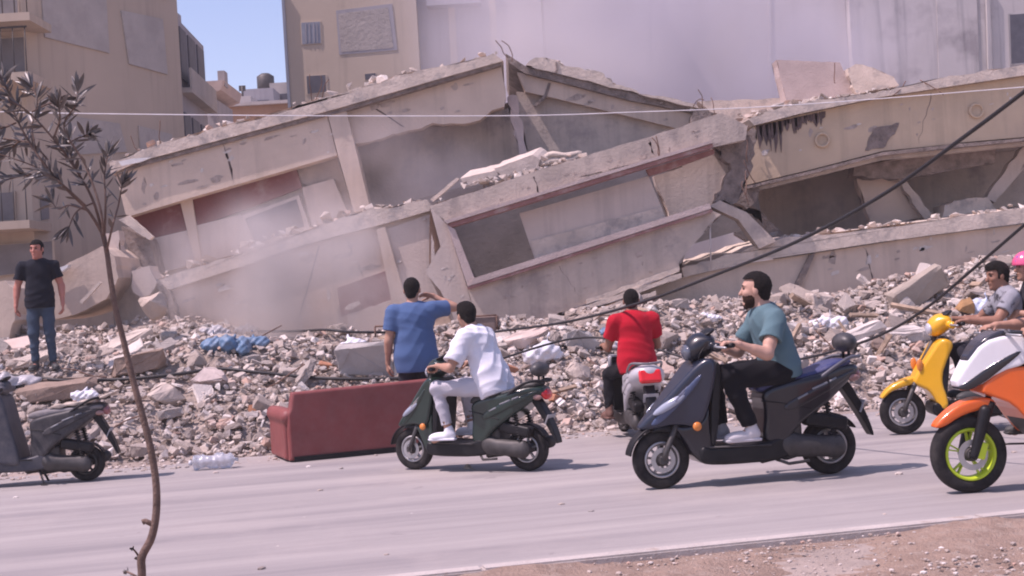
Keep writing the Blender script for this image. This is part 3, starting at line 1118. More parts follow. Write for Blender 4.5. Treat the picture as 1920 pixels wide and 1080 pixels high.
wall('wall', rag([(968, 172), (985, 173), (1040, 185), (1170, 217), (1290, 247), (1200, 300), (1000, 360), (985, 290)], 2, 20, 8, keep=(1, 2, 3)), 23.75, .3, M_CONC, sF)
wall('crack', [(1028, 155), (1033, 156), (1026, 180), (1006, 200), (1000, 198), (1021, 177)], 23.58, .1, M_BREAK, sF)
wall('crack', [(1041, 116), (1045, 116), (1046, 132), (1041, 138), (1039, 136), (1043, 130)], 23.43, .1, M_BREAK, sF)
wall('broken_end', rag([(1300, 205), (1318, 204), (1345, 212), (1330, 220), (1300, 236), (1296, 230)], 3, 9, 6), 23.3, .4, M_BREAK, sF)
crumbs(sF, [(1004, 111), (1044, 116), (1052, 126), (1130, 140), (1152, 162), (1200, 180), (1300, 205)], 23.5, 50, .03, .09, 31, (.03, .1, .02))
rebar(sF, [(952, 108), (960, 116), (1300, 200), (1318, 204), (1340, 212)], 23.3, 9)
wall('back_wall', [(640, 280), (960, 190), (1250, 240), (1250, 380), (690, 440)], 25.6, .25, M_CONC, sA)

# loose big pieces: each lies on the heap on its own
def loose(name, label, cat, pts, Y, thick, m, dv=None, rg=(3, 14), seed=3, keep=(), group=None):
    o = wall(name, rag(pts, rg[0], rg[1], seed, keep=keep) if rg else pts, Y, thick, m, None, dv=dv)
    recenter(o)
    return tag(o, label, cat, group)


loose('fallen_column', 'thin pinkish column leaning in the split below the ridge', 'column', [(951, 182), (968, 178), (990, 288), (974, 292)], 23.0, .25, M_SILL, seed=4)
loose('fallen_column', 'narrow dark post slanting down right under the ochre parapet', 'column', [(1656, 298), (1668, 296), (1750, 408), (1736, 412)], 22.8, .15, M_CONC, seed=5)
loose('concrete_slab', 'light brown upright slab standing under the ochre parapet, left of the slanted post', 'slab', [(1606, 336), (1690, 322), (1726, 410), (1632, 424)], 23.0, .2, M_PLAST, seed=6)
loose('fallen_column', 'pale column slanting up right at the right edge under the ochre parapet', 'column', [(1850, 372), (1912, 282), (1960, 250), (1970, 268), (1925, 300), (1866, 380)], 22.8, .2, M_WASH, seed=7)
loose('concrete_slab', 'pale low slab lying on the lower parapet near the right edge', 'slab', [(1772, 384), (1790, 376), (1852, 370), (1872, 396), (1766, 410)], 22.6, .6, M_PALE, seed=8)
loose('concrete_slab', 'dark slab wedged below the broken left end of the ochre parapet', 'slab', [(1376, 390), (1410, 384), (1470, 440), (1440, 456), (1405, 410)], 22.2, .5, M_BREAK, seed=9)
loose('concrete_slab', 'flat pale roof slab behind the dip between ridge and ochre parapet', 'slab', [(1308, 190), (1480, 184), (1690, 178), (1690, 200), (1430, 240), (1340, 216)], 25.2, 3, M_PALE, dv=(0, 3, -.3), seed=10, rg=(1.5, 20))
loose('concrete_block', 'upright pink concrete block tilted on top of the ochre parapet', 'block', [(1456, 112), (1575, 117), (1604, 178), (1560, 188), (1474, 188)], 23.6, .45, M_SILL, seed=11, rg=(1.2, 18))
loose('concrete_block', 'rounded cream boulder of concrete beside the tilted pink block', 'block', [(1590, 128), (1604, 120), (1640, 128), (1676, 144), (1686, 160), (1650, 168), (1606, 176)], 23.4, 1.0, M_PALE, seed=12)
for i, (q, lab) in enumerate((([(863, 334), (930, 318), (934, 328), (888, 348), (872, 350)], 'smaller bright broken slab lying on the slope above the red framed window'),
                              ([(926, 316), (998, 290), (1012, 300), (1008, 314), (948, 332)], 'larger bright tilted slab lying on the slope above the red framed window'))):
    loose('concrete_slab', lab, 'slab', q, 21.2, .9, mat('slab_white', (.56, .47, .41), .9, .12, 3, .4, 20), dv=(.15, .5, .16), seed=20 + i, rg=(2, 16))
loose('steel_bar', 'long thin plank leaning on the slope left of the bright slabs', 'plank', [(806, 374), (856, 333), (861, 335), (812, 378)], 20.9, .1, M_PALE, seed=13, rg=(1, 20))
bm = bmesh.new()
q = [W(x, y, 21.3) for x, y in ((1012, 312), (1030, 290), (1060, 292), (1088, 288), (1070, 300), (1034, 302), (1020, 308))]
tube(bm, catmull(q, 4), .05, 6)
o = recenter(put('twisted_rail', bm, M_PALE))
tag(o, 'twisted pale railing lying right of the bright tilted slab', 'railing')

# left end of the collapse
loose('concrete_slab', 'large curved beige slab fallen behind the man in dark shirt', 'slab', [(84, 528), (130, 492), (190, 462), (214, 480), (222, 520), (200, 560), (140, 590), (96, 600)], 20.8, 1.6, M_PLAST, seed=14, rg=(2, 18))
loose('plaster_strip', 'bright white strip of plaster behind the shoulder of the man in dark shirt', 'plaster', [(84, 518), (104, 504), (128, 496), (126, 502), (106, 516), (88, 526)], 20.6, .15, mat('white_plaster', (.7, .68, .66)), seed=15, rg=None)
loose('concrete_slab', 'beige wall stump at the left edge beside the man in dark shirt', 'slab', [(-40, 532), (8, 526), (24, 540), (28, 600), (14, 640), (-40, 660)], 19.8, .8, M_PLAST, seed=16)
loose('fallen_column', 'upright pale grey post stub behind the sapling trunk', 'column', [(198, 438), (222, 432), (228, 520), (206, 526)], 21.6, .3, M_WASH, seed=17)
loose('concrete_slab', 'grey tilted slab against the left end of the lower storey', 'slab', [(216, 534), (262, 500), (298, 520), (300, 600), (246, 640), (214, 610)], 21.6, .5, M_CONC, seed=18)
loose('concrete_slab', 'dark wedge of broken floor under the maroon wall', 'slab', [(228, 424), (276, 446), (294, 510), (262, 506), (240, 470)], 22.2, .8, M_BREAK, seed=19)
loose('concrete_block', 'grey lump of concrete beside the sapling trunk', 'block', [(246, 508), (280, 498), (294, 530), (276, 560), (250, 548)], 21.1, .5, M_WASH, seed=21)
loose('timber', 'pale thin batten sticking up left of the sapling trunk', 'timber', [(148, 566), (186, 528), (190, 530), (154, 570)], 20.4, .06, M_PALE, seed=22, rg=None)
loose('timber', 'slanted pale beam under the maroon wall at the left end', 'timber', [(222, 412), (240, 404), (286, 444), (280, 450)], 22.0, .15, M_PALE, seed=23, rg=(1, 15))

spalls(sA, [(225, 330), (630, 212), (632, 285), (245, 400)], 22.5, 26, M_SPALL, 1)
spalls(sA, [(225, 330), (630, 212), (632, 285), (245, 400)], 22.5, 22, M_SPALL2, 2)
spalls(sA, [(660, 210), (930, 135), (930, 200), (680, 255)], 22.62, 16, M_SPALL, 3)
crack(sA, (420, 268), (440, 345), 22.5, 1)
crack(sA, (700, 200), (760, 240), 22.62, 2)
spalls(sB, [(330, 560), (700, 445), (740, 560), (400, 680)], 21.3, 30, M_SPALL, 4)
spalls(sB, [(330, 550), (800, 400), (740, 560), (400, 680)], 21.24, 24, M_SPALL2, 5)
crack(sB, (600, 460), (560, 600), 21.3, 3)
crack(sB, (650, 445), (680, 520), 21.3, 4)
spalls(sC, [(830, 400), (1340, 232), (1370, 250), (846, 412)], 20.6, 30, M_SPALL, 6, (4, 13))
spalls(sC, [(900, 555), (1290, 425), (1260, 500), (940, 620)], 20.6, 34, M_SPALL, 7, (4, 15))
spalls(sC, [(830, 430), (862, 540), (880, 600), (820, 500)], 20.6, 10, M_SPALL2, 8)
crack(sC, (1216, 262), (1226, 292), 20.6, 5)
crack(sC, (1000, 330), (1010, 362), 20.6, 6)
crack(sC, (1050, 500), (1090, 560), 20.6, 7)
spalls(sD, [(1500, 480), (1900, 425), (1900, 490), (1500, 560)], 21.0, 26, M_SPALL, 9)
spalls(sD, [(1500, 480), (1900, 425), (1900, 490), (1500, 560)], 21.0, 20, M_SPALL2, 10)
crack(sD, (1620, 462), (1640, 530), 21.0, 8)
spalls(sE, [(1420, 245), (1900, 152), (1900, 250), (1410, 335)], 21.85, 24, M_SPALL, 11, (4, 16))
spalls(sE, [(1420, 245), (1900, 152), (1900, 250), (1410, 335)], 21.85, 16, M_SPALL2, 12, (4, 12))
crack(sE, (1746, 175), (1722, 270), 21.85, 9)
spalls(sF, [(1050, 165), (1280, 215), (1270, 236), (1050, 185)], 23.6, 12, M_SPALL, 13)

# ------------------------------------------------------------------ rubble bank along the road
def lerp_tab(tab, x):
    if x <= tab[0][0]:
        return tab[0][1]
    for (a, b), (c, d) in zip(tab, tab[1:]):
        if x <= c:
            return b + (d - b) * (x - a) / (c - a)
    return tab[-1][1]


CREST = [(-9, 1.15), (-7, 1.15), (-5.4, 1.12), (-4, 1.2), (-2, 1.14), (0, 1.18), (1, 1.24), (2.2, 1.32), (3.6, 1.30), (5, 1.30), (6.2, 1.52), (8, 1.7), (12, 1.8)]
FOOT = [(-9, .35), (-3, .35), (0, .25), (1.6, .2), (3, .5), (6, .5)]


def wob(x, y):
    return (math.sin(x * 2.3 + y * 1.1) + math.sin(x * 1.1 - y * 2.7 + 2) + .7 * math.sin(x * 4.3 + y * 3.9 + 1) + .5 * math.sin(x * 7.1 - y * 6.3)) / 3.2


def heap_z(x, y):
    y0 = far_y(x) + lerp_tab(FOOT, x) + .18 * wob(x * 1.7, 3)
    t = (y - y0) / 3.4
    if t <= 0:
        return -.05
    c = lerp_tab(CREST, x)
    s = min(1, t)
    h = c * (0.62 * s + 0.38 * s * s * (3 - 2 * s))
    if x < -3.6 and y > y0 + 3.6:
        h += min(.35, (y - y0 - 3.6) * .14) * min(1, (-3.6 - x) / 1.2)
    return h + .13 * wob(x * 1.3, y * 1.3) * min(1, t * 3)


M_HEAP = mat('rubble_dust', (0.40, 0.325, 0.28), 0.97, 0.25, 3.5, 1.0, 14, patch=((0.24, 0.20, 0.18), 4.0, 0.5, 0.66))
bm = bmesh.new()
gx = [-9.5 + .09 * i for i in range(225)]
gy = [.09 * j for j in range(82)]
hr = random.Random(5)
grid = []
for x in gx:
    y0 = far_y(x) + lerp_tab(FOOT, x) - .3
    grid.append([bm.verts.new((x, y0 + t, heap_z(x, y0 + t) - .05 + hr.uniform(-.035, .035))) for t in gy])
for i in range(len(gx) - 1):
    for j in range(len(gy) - 1):
        bm.faces.new([grid[i][j], grid[i + 1][j], grid[i + 1][j + 1], grid[i][j + 1]])
o = put('rubble_bank', bm, M_HEAP)
tag(o, 'bank of fine pinkish grey demolition debris running along the far side of the road', 'rubble', kind='stuff')


def hull_mesh(name, pts, rough=0):
    bm = bmesh.new()
    v = [bm.verts.new(p) for p in pts]
    h = bmesh.ops.convex_hull(bm, input=v)
    bmesh.ops.delete(bm, geom=list({g for g in h['geom_interior'] + h['geom_unused'] if isinstance(g, bmesh.types.BMVert)}), context='VERTS')
    if rough:
        r = random.Random(len(name) + int(abs(pts[0].x) * 1e4))
        bmesh.ops.bevel(bm, geom=bm.edges[:], offset=.05 * rough, segments=1, affect='EDGES', clamp_overlap=True)
        bmesh.ops.triangulate(bm, faces=bm.faces[:])
        bmesh.ops.subdivide_edges(bm, edges=[e for e in bm.edges if e.calc_length() > .28 * rough], cuts=1)
        bmesh.ops.triangulate(bm, faces=bm.faces[:])
        for v_ in bm.verts:
            v_.co += Vector((r.gauss(0, 1), r.gauss(0, 1), r.gauss(0, 1))) * .022 * rough
    me = bpy.data.meshes.new(name)
    bm.to_mesh(me)
    bm.free()
    return me


def chunk_pts(r, kind):
    if kind == 'slab':
        a = [(r.uniform(.7, 1) * math.cos(t), r.uniform(.5, .9) * math.sin(t)) for t in sorted(r.uniform(0, 2 * PI) for _ in range(7))]
        hh = r.uniform(.10, .18)
        return [Vector((x * r.uniform(.92, 1), y * r.uniform(.92, 1), z)) for x, y in a for z in (-hh, hh)]
    if kind == 'block':
        return [Vector((sx * r.uniform(.6, 1), sy * r.uniform(.4, .75), sz * r.uniform(.3, .55))) for sx in (-1, 1) for sy in (-1, 1) for sz in (-1, 1)] + \
               [Vector((r.uniform(-1, 1), r.uniform(-.7, .7), r.uniform(-.5, .5))) for _ in range(3)]
    out = []
    for _ in range(14):
        v = Vector((r.gauss(0, 1), r.gauss(0, 1), r.gauss(0, 1))).normalized()
        out.append(Vector((v.x, v.y * .8, v.z * .65)) * r.uniform(.75, 1))
    return out


# fine bits past the counted pieces: one object
fr = random.Random(21)
verts, faces = [], []
bank = []
for _ in range(60):
    me = hull_mesh('bit', chunk_pts(fr, fr.choice(['lump', 'lump', 'block', 'slab'])))
    bank.append((np.array([v.co[:] for v in me.vertices]), [list(p.vertices) for p in me.polygons]))
    bpy.data.meshes.remove(me)
nv = 0
for _ in range(26000):
    x = fr.uniform(-9, 10.4)
    y0 = far_y(x) + lerp_tab(FOOT, x)
    t = fr.random() ** 1.15 * (4.4 if x > -3.6 else 6.5) - .30 * fr.random()
    y = y0 + t
    s = .018 + .075 * fr.random() ** 3
    if t < .1:
        s *= .6
    V, Fc = fr.choice(bank)
    e = np.array(Matrix.Rotation(fr.gauss(0, .5), 3, 'X') @ Matrix.Rotation(fr.gauss(0, .5), 3, 'Y') @ Matrix.Rotation(fr.random() * 6.28, 3, 'Z'))
    P = (V * s) @ e.T + np.array((x, y, max(0, heap_z(x, y)) + s * .25))
    verts.append(P)
    faces += [[k + nv for k in f] for f in Fc]
    nv += len(V)
me = bpy.data.meshes.new('rubble_bits')
me.from_pydata(np.concatenate(verts).tolist(), [], faces)
o = put('rubble_bits', me, M_CHUNK)
tag(o, 'countless small broken bits of concrete and brick covering the roadside bank', 'rubble', kind='stuff')

# counted chunks
M_CH2 = mat('rubble_chunk', (0.54, 0.465, 0.405), 0.95, 0.2, 3.5, 0.6, 14, island=2, patch=((0.30, 0.26, 0.24), 3.0, 0.52, 0.68))
cr_ = random.Random(99)
protos = {k: [hull_mesh('rubble_' + k, chunk_pts(cr_, k), 1) for _ in range(n)] for k, n in (('lump', 7), ('block', 7), ('slab', 8))}
for k in protos:
    for me in protos[k]:
        me.materials.append(M_CH2)
LBL = {'lump': ('rubble_chunk', 'rounded broken lump of pale concrete lying loose in the roadside rubble bank', 'rubble', 'rounded rubble lumps in the bank'),
       'block': ('rubble_block', 'angular broken block of pale masonry lying loose in the roadside rubble bank', 'rubble', 'angular rubble blocks in the bank'),
       'slab': ('rubble_slab', 'thin flat broken slab of pale concrete lying loose in the roadside rubble bank', 'rubble', 'flat rubble slabs in the bank')}


def chunk(kind, x, y, s, rot=None, z=None):
    o = bpy.data.objects.new(LBL[kind][0], cr_.choice(protos[kind]))
    COL.objects.link(o)
    zz = heap_z(x, y) if z is None else z
    o.location = (x, y, max(0, zz) + s * (.16 if kind != 'slab' else .10))
    o.rotation_euler = rot or (cr_.gauss(-.15, .35), cr_.gauss(0, .35), cr_.random() * 6.28)
    o.scale = (s * cr_.uniform(.8, 1.25), s * cr_.uniform(.8, 1.1), s * cr_.uniform(.8, 1.15))
    tag(o, LBL[kind][1], LBL[kind][2], LBL[kind][3])
    return o


for i in range(272):
    x = cr_.uniform(-7.2, 7.4)
    y0 = far_y(x) + lerp_tab(FOOT, x)
    t = .15 + 3.7 * cr_.random() ** .8
    if x < -3.8:
        t = .15 + 5.6 * cr_.random()
    s = .075 + .16 * cr_.random() ** 1.8
    if t < .6:
        s *= .7
    chunk(cr_.choices(['lump', 'block', 'slab'], [4, 3, 3])[0], x, y0 + t, s)


for i in range(16):                        # bigger tilted slabs
    x = cr_.uniform(-6.8, 7)
    t = .9 + 2.6 * cr_.random()
    chunk('slab', x, far_y(x) + lerp_tab(FOOT, x) + t, cr_.uniform(.26, .46), (cr_.gauss(.35, .25), cr_.gauss(0, .3), cr_.gauss(0, .5)))


# pieces one can single out
def heap_hit(px, py):
    """first point of the bank on the sight line through a pixel"""
    Y = 14.0
    while Y < 24:
        p = W(px, py, Y)
        if p.z < max(0, heap_z(p.x, p.y)):
            return p
        Y += .03
    return W(px, py, 19.0)


def single(name, label, cat, px, py, dims, kind, m, rot=(0, 0, 0), seed=1, lift=.25):
    r = random.Random(seed)
    me = hull_mesh(name, [Vector((p.x * dims[0], p.y * dims[1] * 1.3, p.z * dims[2] * (6 if kind == 'slab' else 1.8))) / 2 for p in chunk_pts(r, kind)], min(dims[0], 1) * .5)
    me.materials.append(m)
    o = bpy.data.objects.new(name, me)
    COL.objects.link(o)
    p = heap_hit(px, py)
    o.location = p + Vector((0, 0, dims[2] * lift))
    o.rotation_euler = rot
    tag(o, label, cat)
    return o


M_BROWN = mat('brown_stone', (0.30, 0.215, 0.17), 0.92, 0.2, 4, 0.5, 25)
M_TERRA = mat('terracotta', (0.42, 0.19, 0.11), 0.9, 0.2, 6, 0.4, 25)
M_SLABL = mat('slab_light', (.56, .50, .46), .92, .14, 3, .4, 22)
single('concrete_slab', 'broad pale grey slab standing on edge behind the left end of the sofa back', 'slab', 684, 712, (.85, .16, .5), 'block', mat('slab_grey', (.42, .385, .36), .92, .12, 3, .4, 22), (.25, .05, .05), 3, .5)
single('concrete_block', 'brown block with a pale round core right of the sapling trunk', 'block', 258, 700, (.75, .4, .3), 'block', M_BROWN, (0, -.1, .15), 4, .4)
single('concrete_slab', 'large flat beige slab tilted behind the bearded rider in teal', 'slab', 1490, 612, (.95, .7, .16), 'slab', M_SLABL, (.35, .30, .3), 5)
single('concrete_slab', 'long brown grey slab leaning up right near the yellow scooter', 'slab', 1722, 572, (1.0, .25, .42), 'block', mat('slab_tan', (.36, .30, .25), .92, .12, 3, .4, 22), (.3, -.5, .15), 6, .5)
single('concrete_beam', 'long bright beam with cut end lying left of the yellow scooter', 'beam', 1600, 648, (1.15, .25, .22), 'block', M_SLABL, (.1, -.36, .1), 7, .5)
single('concrete_block', 'grey block sticking out of the rubble near the upper right', 'block', 1535, 576, (.55, .4, .3), 'block', M_CONC, (.1, .15, .5), 8)
single('concrete_slab', 'pale pinkish slab at the top of the bank near the boy on the yellow scooter', 'slab', 1690, 634, (.9, .6, .14), 'slab', M_SLABL, (.25, -.1, .2), 9)
single('concrete_block', 'dark brown block low in the bank left of the yellow scooter', 'block', 1655, 655, (.42, .35, .3), 'lump', M_BROWN, (0, .2, .5), 10)
single('concrete_slab', 'pinkish flat slab under the feet of the man in dark shirt, on his left', 'slab', 30, 655, (.8, .6, .14), 'slab', mat('slab_pink', (.60, .47, .41), .92, .1, 3, .3, 22), (.45, .05, .1), 11)
single('concrete_slab', 'big cream slab right behind the sapling trunk', 'slab', 225, 655, (1.1, .7, .16), 'slab', mat('slab_cream', (.54, .46, .40), .92, .15, 3, .4, 22), (.3, -.35, .3), 12)
single('concrete_block', 'rounded tan boulder under the broken slab edge at left', 'boulder', 286, 592, (.5, .45, .45), 'lump', mat('boulder_tan', (.52, .42, .35), .92, .12, 4, .4, 22), (.2, .1, .2), 13, .3)
single('concrete_slab', 'long brown slab low in the bank above the scooter with torn seat', 'slab', 110, 742, (1.0, .5, .2), 'block', M_BROWN, (.2, -.05, .1), 14, .4)
single('concrete_block', 'pinkish rounded block right of the sapling near the black hose', 'block', 390, 722, (.62, .4, .32), 'lump', mat('slab_rose', (.50, .41, .375), .92, .14, 4, .4, 22), (0, .1, .2), 15)
single('concrete_slab', 'grey triangular slab under the hose left of the sofa', 'slab', 310, 755, (.6, .45, .3), 'lump', M_CONC, (.3, .2, .4), 16)
single('concrete_block', 'large grey lump between the white shirted rider and the man in red', 'block', 1092, 655, (.6, .45, .36), 'lump', mat('slab_grey', (.42, .385, .36)), (.1, .1, .2), 17)
single('concrete_slab', 'pink flat slab behind the shoulder of the white shirted rider', 'slab', 1010, 640, (1.1, .5, .16), 'slab', mat('slab_pink', (.60, .47, .41)), (.3, -.1, .1), 18)
single('concrete_block', 'grey boulder above the tail light of the green scooter', 'boulder', 1082, 716, (.5, .4, .34), 'lump', M_CONC, (.2, .2, .7), 19)
single('brick', 'orange terracotta brick fragment just above the green scooter seat', 'brick', 958, 700, (.22, .14, .14), 'block', M_TERRA, (.2, .3, .4), 20)
single('brick', 'orange terracotta lump behind the green scooter tail light', 'brick', 1044, 752, (.2, .14, .12), 'block', M_TERRA, (.1, .3, .9), 22)
single('brick', 'rusty orange clod beside the boy on the yellow scooter', 'brick', 1812, 588, (.34, .3, .3), 'lump', mat('rust_clod', (.40, .22, .10), .9, .2, 8, .5, 20), (.1, .3, .9), 23)
for i, (x, y) in enumerate(((610, 690), (1240, 690), (1560, 690), (480, 770))):
    single('brick', ('terracotta brick stub left of the grey slab behind the sofa', 'terracotta brick stub behind the man in red', 'terracotta brick stub low in the bank behind the blue scooter', 'terracotta brick stub left of the sofa foot')[i], 'brick', x, y, (.2, .12, .1), 'block', M_TERRA, (.3, .2, i), 30 + i)


# crumpled bags
def bag(label, px, py, s, m, seed, name='plastic_bag', cat='bag'):
    r = random.Random(seed)
    q = S(h=s / 22, k=s * .12)
    for _ in range(7):
        q.ell((r.uniform(-.45, .45) * s, r.uniform(-.25, .25) * s, r.uniform(.0, .3) * s), (r.uniform(.2, .4) * s, r.uniform(.2, .3) * s, r.uniform(.15, .35) * s))
    q.cap((0, 0, .2 * s), (r.uniform(-.2, .2) * s, 0, .75 * s), .07 * s, .02 * s)
    ph = [r.uniform(0, 6) for _ in range(6)]

    def disp(x, y, z):
        k = 9 / s
        return .035 * s * (np.abs(np.sin(k * (x + .6 * z) + ph[0])) + np.abs(np.sin(k * 1.3 * (z - .5 * y + .3 * x) + ph[1])) + .6 * np.sin(k * 2.3 * (x - z) + ph[2]) - 1)
    o = put(name, q.mesh(name, disp), m, smooth=True)
    o.location = heap_hit(px, py) - Vector((0, 0, .06 * s))
    tag(o, label, cat)
    return o


M_BAGW = mat('white_plastic_film', (.74, .74, .78), .35, .06, 6, .3, 20, dust=.2)
M_BAGB = mat('blue_plastic_film', (.085, .185, .31), .4, .25, 8, .3, 20, dust=.4)
M_BAGC = mat('clear_plastic_film', (.62, .60, .62), .3, .1, 6, .3, 20, trans=.35)
bag('blue plastic bag on the bank crest, leftmost of the blue heap', 404, 652, .34, M_BAGB, 2)
bag('blue plastic bag in the middle of the blue heap on the crest', 440, 655, .38, M_BAGB, 3)
bag('blue plastic bag on the bank crest, rightmost of the blue heap', 474, 650, .32, M_BAGB, 4)
bag('clear crumpled film standing over the blue bags, at their left', 402, 628, .28, M_BAGC, 5)
bag('clear crumpled film standing over the blue bags, at their right', 462, 630, .34, M_BAGC, 6)
bag('white plastic bag right of the white shirted rider', 1024, 668, .46, M_BAGW, 7)
bag('white crumpled bag in the rubble behind the bearded rider', 1552, 612, .36, M_BAGW, 8)
bag('white bag low in the bank behind the sapling foot', 160, 745, .26, M_BAGW, 9)
bag('white plastic bag on the bank above the red sofa', 655, 655, .34, M_BAGW, 10)
bag('whitish cloth bundle at the left edge above the parked scooter', 12, 735, .5, M_BAGC, 11, 'cloth_bundle', 'cloth')
bag('pale blue sheet of plastic on the bank behind the boy on the yellow scooter', 1848, 580, .36, mat('pale_blue_film', (.52, .58, .70), .4, .1, 8), 12)
bag('small blue bag beside the elbow of the man in red', 1146, 628, .22, M_BAGB, 13)
bag('white scrap of plastic left of the blue scooter backrest', 1330, 600, .22, M_BAGW, 14)

# brown cabinet and bent frame on the bank
t = thing('cabinet', 'brown metal cabinet lying on the bank behind the white shirted rider', 'cabinet', tuple(heap_hit(908, 622)), R(-6), 1)
q = S(h=.012, k=.01)
q.box((0, 0, .10), (.20, .16, .11), .03)
put('body', q.mesh('body'), mat('brown_metal', (.16, .10, .085), .5, .2, 8, dust=.4), t, True, True)
bm = bmesh.new()
for a, c in (((-.2, -.17, .0), (.2, -.17, .0)), ((-.2, -.17, .22), (.2, -.17, .22)), ((-.2, -.17, 0), (-.2, -.17, .22)), ((.2, -.17, 0), (.2, -.17, .22))):
    tube(bm, [a, c], .012, 6)
put('frame', bm, M_STEEL, t, local=True)
p0 = heap_hit(722, 636)
bm = bmesh.new()
a = [W(x, y, p0.y - .1) for x, y in ((704, 640), (703, 612), (736, 611), (738, 636), (704, 640))]
for k in range(4):
    tube(bm, [a[k], a[k + 1]], .012, 6)
o = recenter(put('metal_frame', bm, M_STEEL))
tag(o, 'thin rusty rectangular metal frame standing left of the man in the blue shirt', 'frame')
bm = bmesh.new()
c = W(1435, 545, 20.6)
tube(bm, catmull([W(1630, 566, 20.3), W(1660, 540, 20.3), (W(1738, 512, 20.3))], 5), .02, 6)
o = recenter(put('bent_pipe', bm, M_PALE))
tag(o, 'thin bent pale pipe rising from the rubble under the right parapet', 'pipe')


M_WOOD = mat('splintered_wood', (.36, .26, .19), .85, .3, 9, .4, 40)
stk = random.Random(8)
for i in range(34):
    x = stk.uniform(-6.5, 7)
    y = far_y(x) + lerp_tab(FOOT, x) + stk.uniform(.6, 3.4)
    c = Vector((x, y, heap_z(x, y) + .08))
    d = Vector((stk.gauss(0, 1), stk.gauss(0, .7), stk.gauss(0.05, .35))).normalized()
    L = stk.uniform(.15, .38)
    bm = bmesh.new()
    if i % 2:
        e = d.orthogonal().normalized() * stk.uniform(.015, .035)
        f = d.cross(e).normalized() * stk.uniform(.012, .03)
        a = c - d * L
        extrude(bm, [a + e + f, a - e + f, a - e - f, a + e - f], d * 2 * L)
        o = recenter(put('timber', bm, M_WOOD))
        tag(o, 'splintered wooden batten sticking out of the roadside rubble bank', 'timber', 'splintered battens in the rubble')
    else:
        n_ = d.orthogonal().normalized()
        tube(bm, catmull([c - d * L, c - d * L * .3 + n_ * stk.uniform(-.08, .08), c + d * L * .4 + n_ * stk.uniform(-.1, .1), c + d * L + Vector((0, 0, stk.uniform(0, .15)))], 5), .009, 5)
        o = recenter(put('rebar', bm, M_STEEL))
        tag(o, 'bent rusty reinforcing bar sticking out of the roadside rubble bank', 'steel bar', 'bent bars in the rubble')


# ------------------------------------------------------------------ cables
def cable(name, label, pts, r, m=M_CABLE, n=8, cat='cable'):
    bm = bmesh.new()
    P = catmull(pts, n)
    rr = r if not isinstance(r, tuple) else [r[0] + (r[1] - r[0]) * i / (len(P) - 1) for i in range(len(P))]
    tube(bm, P, rr, 7)
    o = recenter(put(name, bm, m, smooth=True))
    return tag(o, label, cat)


cable('overhead_cable', 'thick black cable slanting down from the top right corner to the white shirted rider',
      [W(2900, -560, 6.0), W(2400, -205, 7.4), W(2060, 62, 8.6), W(1920, 172, 9), W(1800, 262, 9.6), W(1660, 362, 10.5), W(1500, 450, 11.5), W(1350, 512, 12.8), W(1200, 568, 14.2), W(1060, 604, 15.6), W(930, 622, 16.9), W(860, 634, 17.4)], .0155)
cable('overhead_cable', 'second sagging black cable rising to the right edge behind the yellow scooter',
      [W(2900, -470, 7.6), W(2400, -20, 9.2), W(2060, 300, 10.5), W(1920, 422, 11), W(1826, 503, 11.8), W(1740, 575, 12.6), W(1668, 620, 13.2), W(1591, 650, 13.8), W(1484, 676, 14.6), W(1339, 684, 15.2), W(1200, 646, 16), W(1080, 634, 16.4), W(930, 676, 16.2)], .014)
cable('overhead_wire', 'thin white wire strung level across the whole scene above the collapse', [W(-1400, 190, 12), W(-120, 208, 13), W(160, 213, 13.2), W(560, 217, 13.5), W(960, 217, 14), W(1170, 211, 14.2), W(1500, 196, 14.6), W(2060, 152, 15), W(3200, 60, 16)], .0048, mat('white_sheath', (.75, .72, .72)))
pts = [heap_hit(x, y) + Vector((0, -.06, .06)) for x, y in ((-20, 708), (60, 716), (128, 722), (200, 721), (270, 717), (350, 708), (412, 700), (480, 706), (560, 714), (640, 719), (760, 718))]
cable('hose', 'black hose draped along the bank from the left edge to behind the sofa', pts, .022)
pts = [heap_hit(x, y) + Vector((0, -.06, .10)) for x, y in ((485, 634), (560, 634), (610, 632), (660, 636), (742, 637))]
cable('hose', 'short black hose lying level on the crest right of the blue bags', pts, .018)

# ------------------------------------------------------------------ sofa, seen from behind
M_SOFA = mat('oxblood_leatherette', (0.235, 0.055, 0.05), 0.5, 0.12, 3, 0.15, 9, dust=0.10)
s0, s1 = G(546, 869), G(776, 846)
dS = (s1 - s0)
yaw = math.atan2(dS.y, dS.x)
t = thing('sofa', 'dark red leatherette sofa with its back to the road, at the foot of the rubble', 'sofa', tuple(s0), yaw, 1)
LS = 1.7
q = S(h=.011, k=.02)
q.ext([(0.0, 0.02), (0.0, .50), (.03, .56), (.06, .72), (LS - .06, .75), (LS, .5), (LS, .02)], .07, .03, yc=.10, smooth=0)
put('backrest', q.mesh('backrest'), M_SOFA, t, True, True)
for xx in (0.0, LS):
    q = S(h=.012, k=.03)
    q.box((xx + (.045 if xx == 0 else -.045), .50, .28), (.075, .38, .26), .03)
    q.cap((xx + (.02 if xx == 0 else -.02), .12, .47), (xx + (.02 if xx == 0 else -.02), .86, .47), .075)
    put('arm', q.mesh('arm'), M_SOFA, t, True, True)
q = S(h=.014, k=.02)
q.box((LS / 2, .50, .22), (LS / 2 - .12, .34, .16), .03)
put('seat', q.mesh('seat'), M_SOFA, t, True, True)
q = S(h=.014, k=.02)
for k in range(2):
    q.box((LS * (.3 + .4 * k), .24, .52), (LS * .19, .08, .18), .06)
put('cushion', q.mesh('cushion'), M_SOFA, t, True, True)
bm = bmesh.new()
box(bm, (LS / 2, .022, .035), (LS - .08, .012, .05))
put('base_strip', bm, M_BLACK, t, local=True)

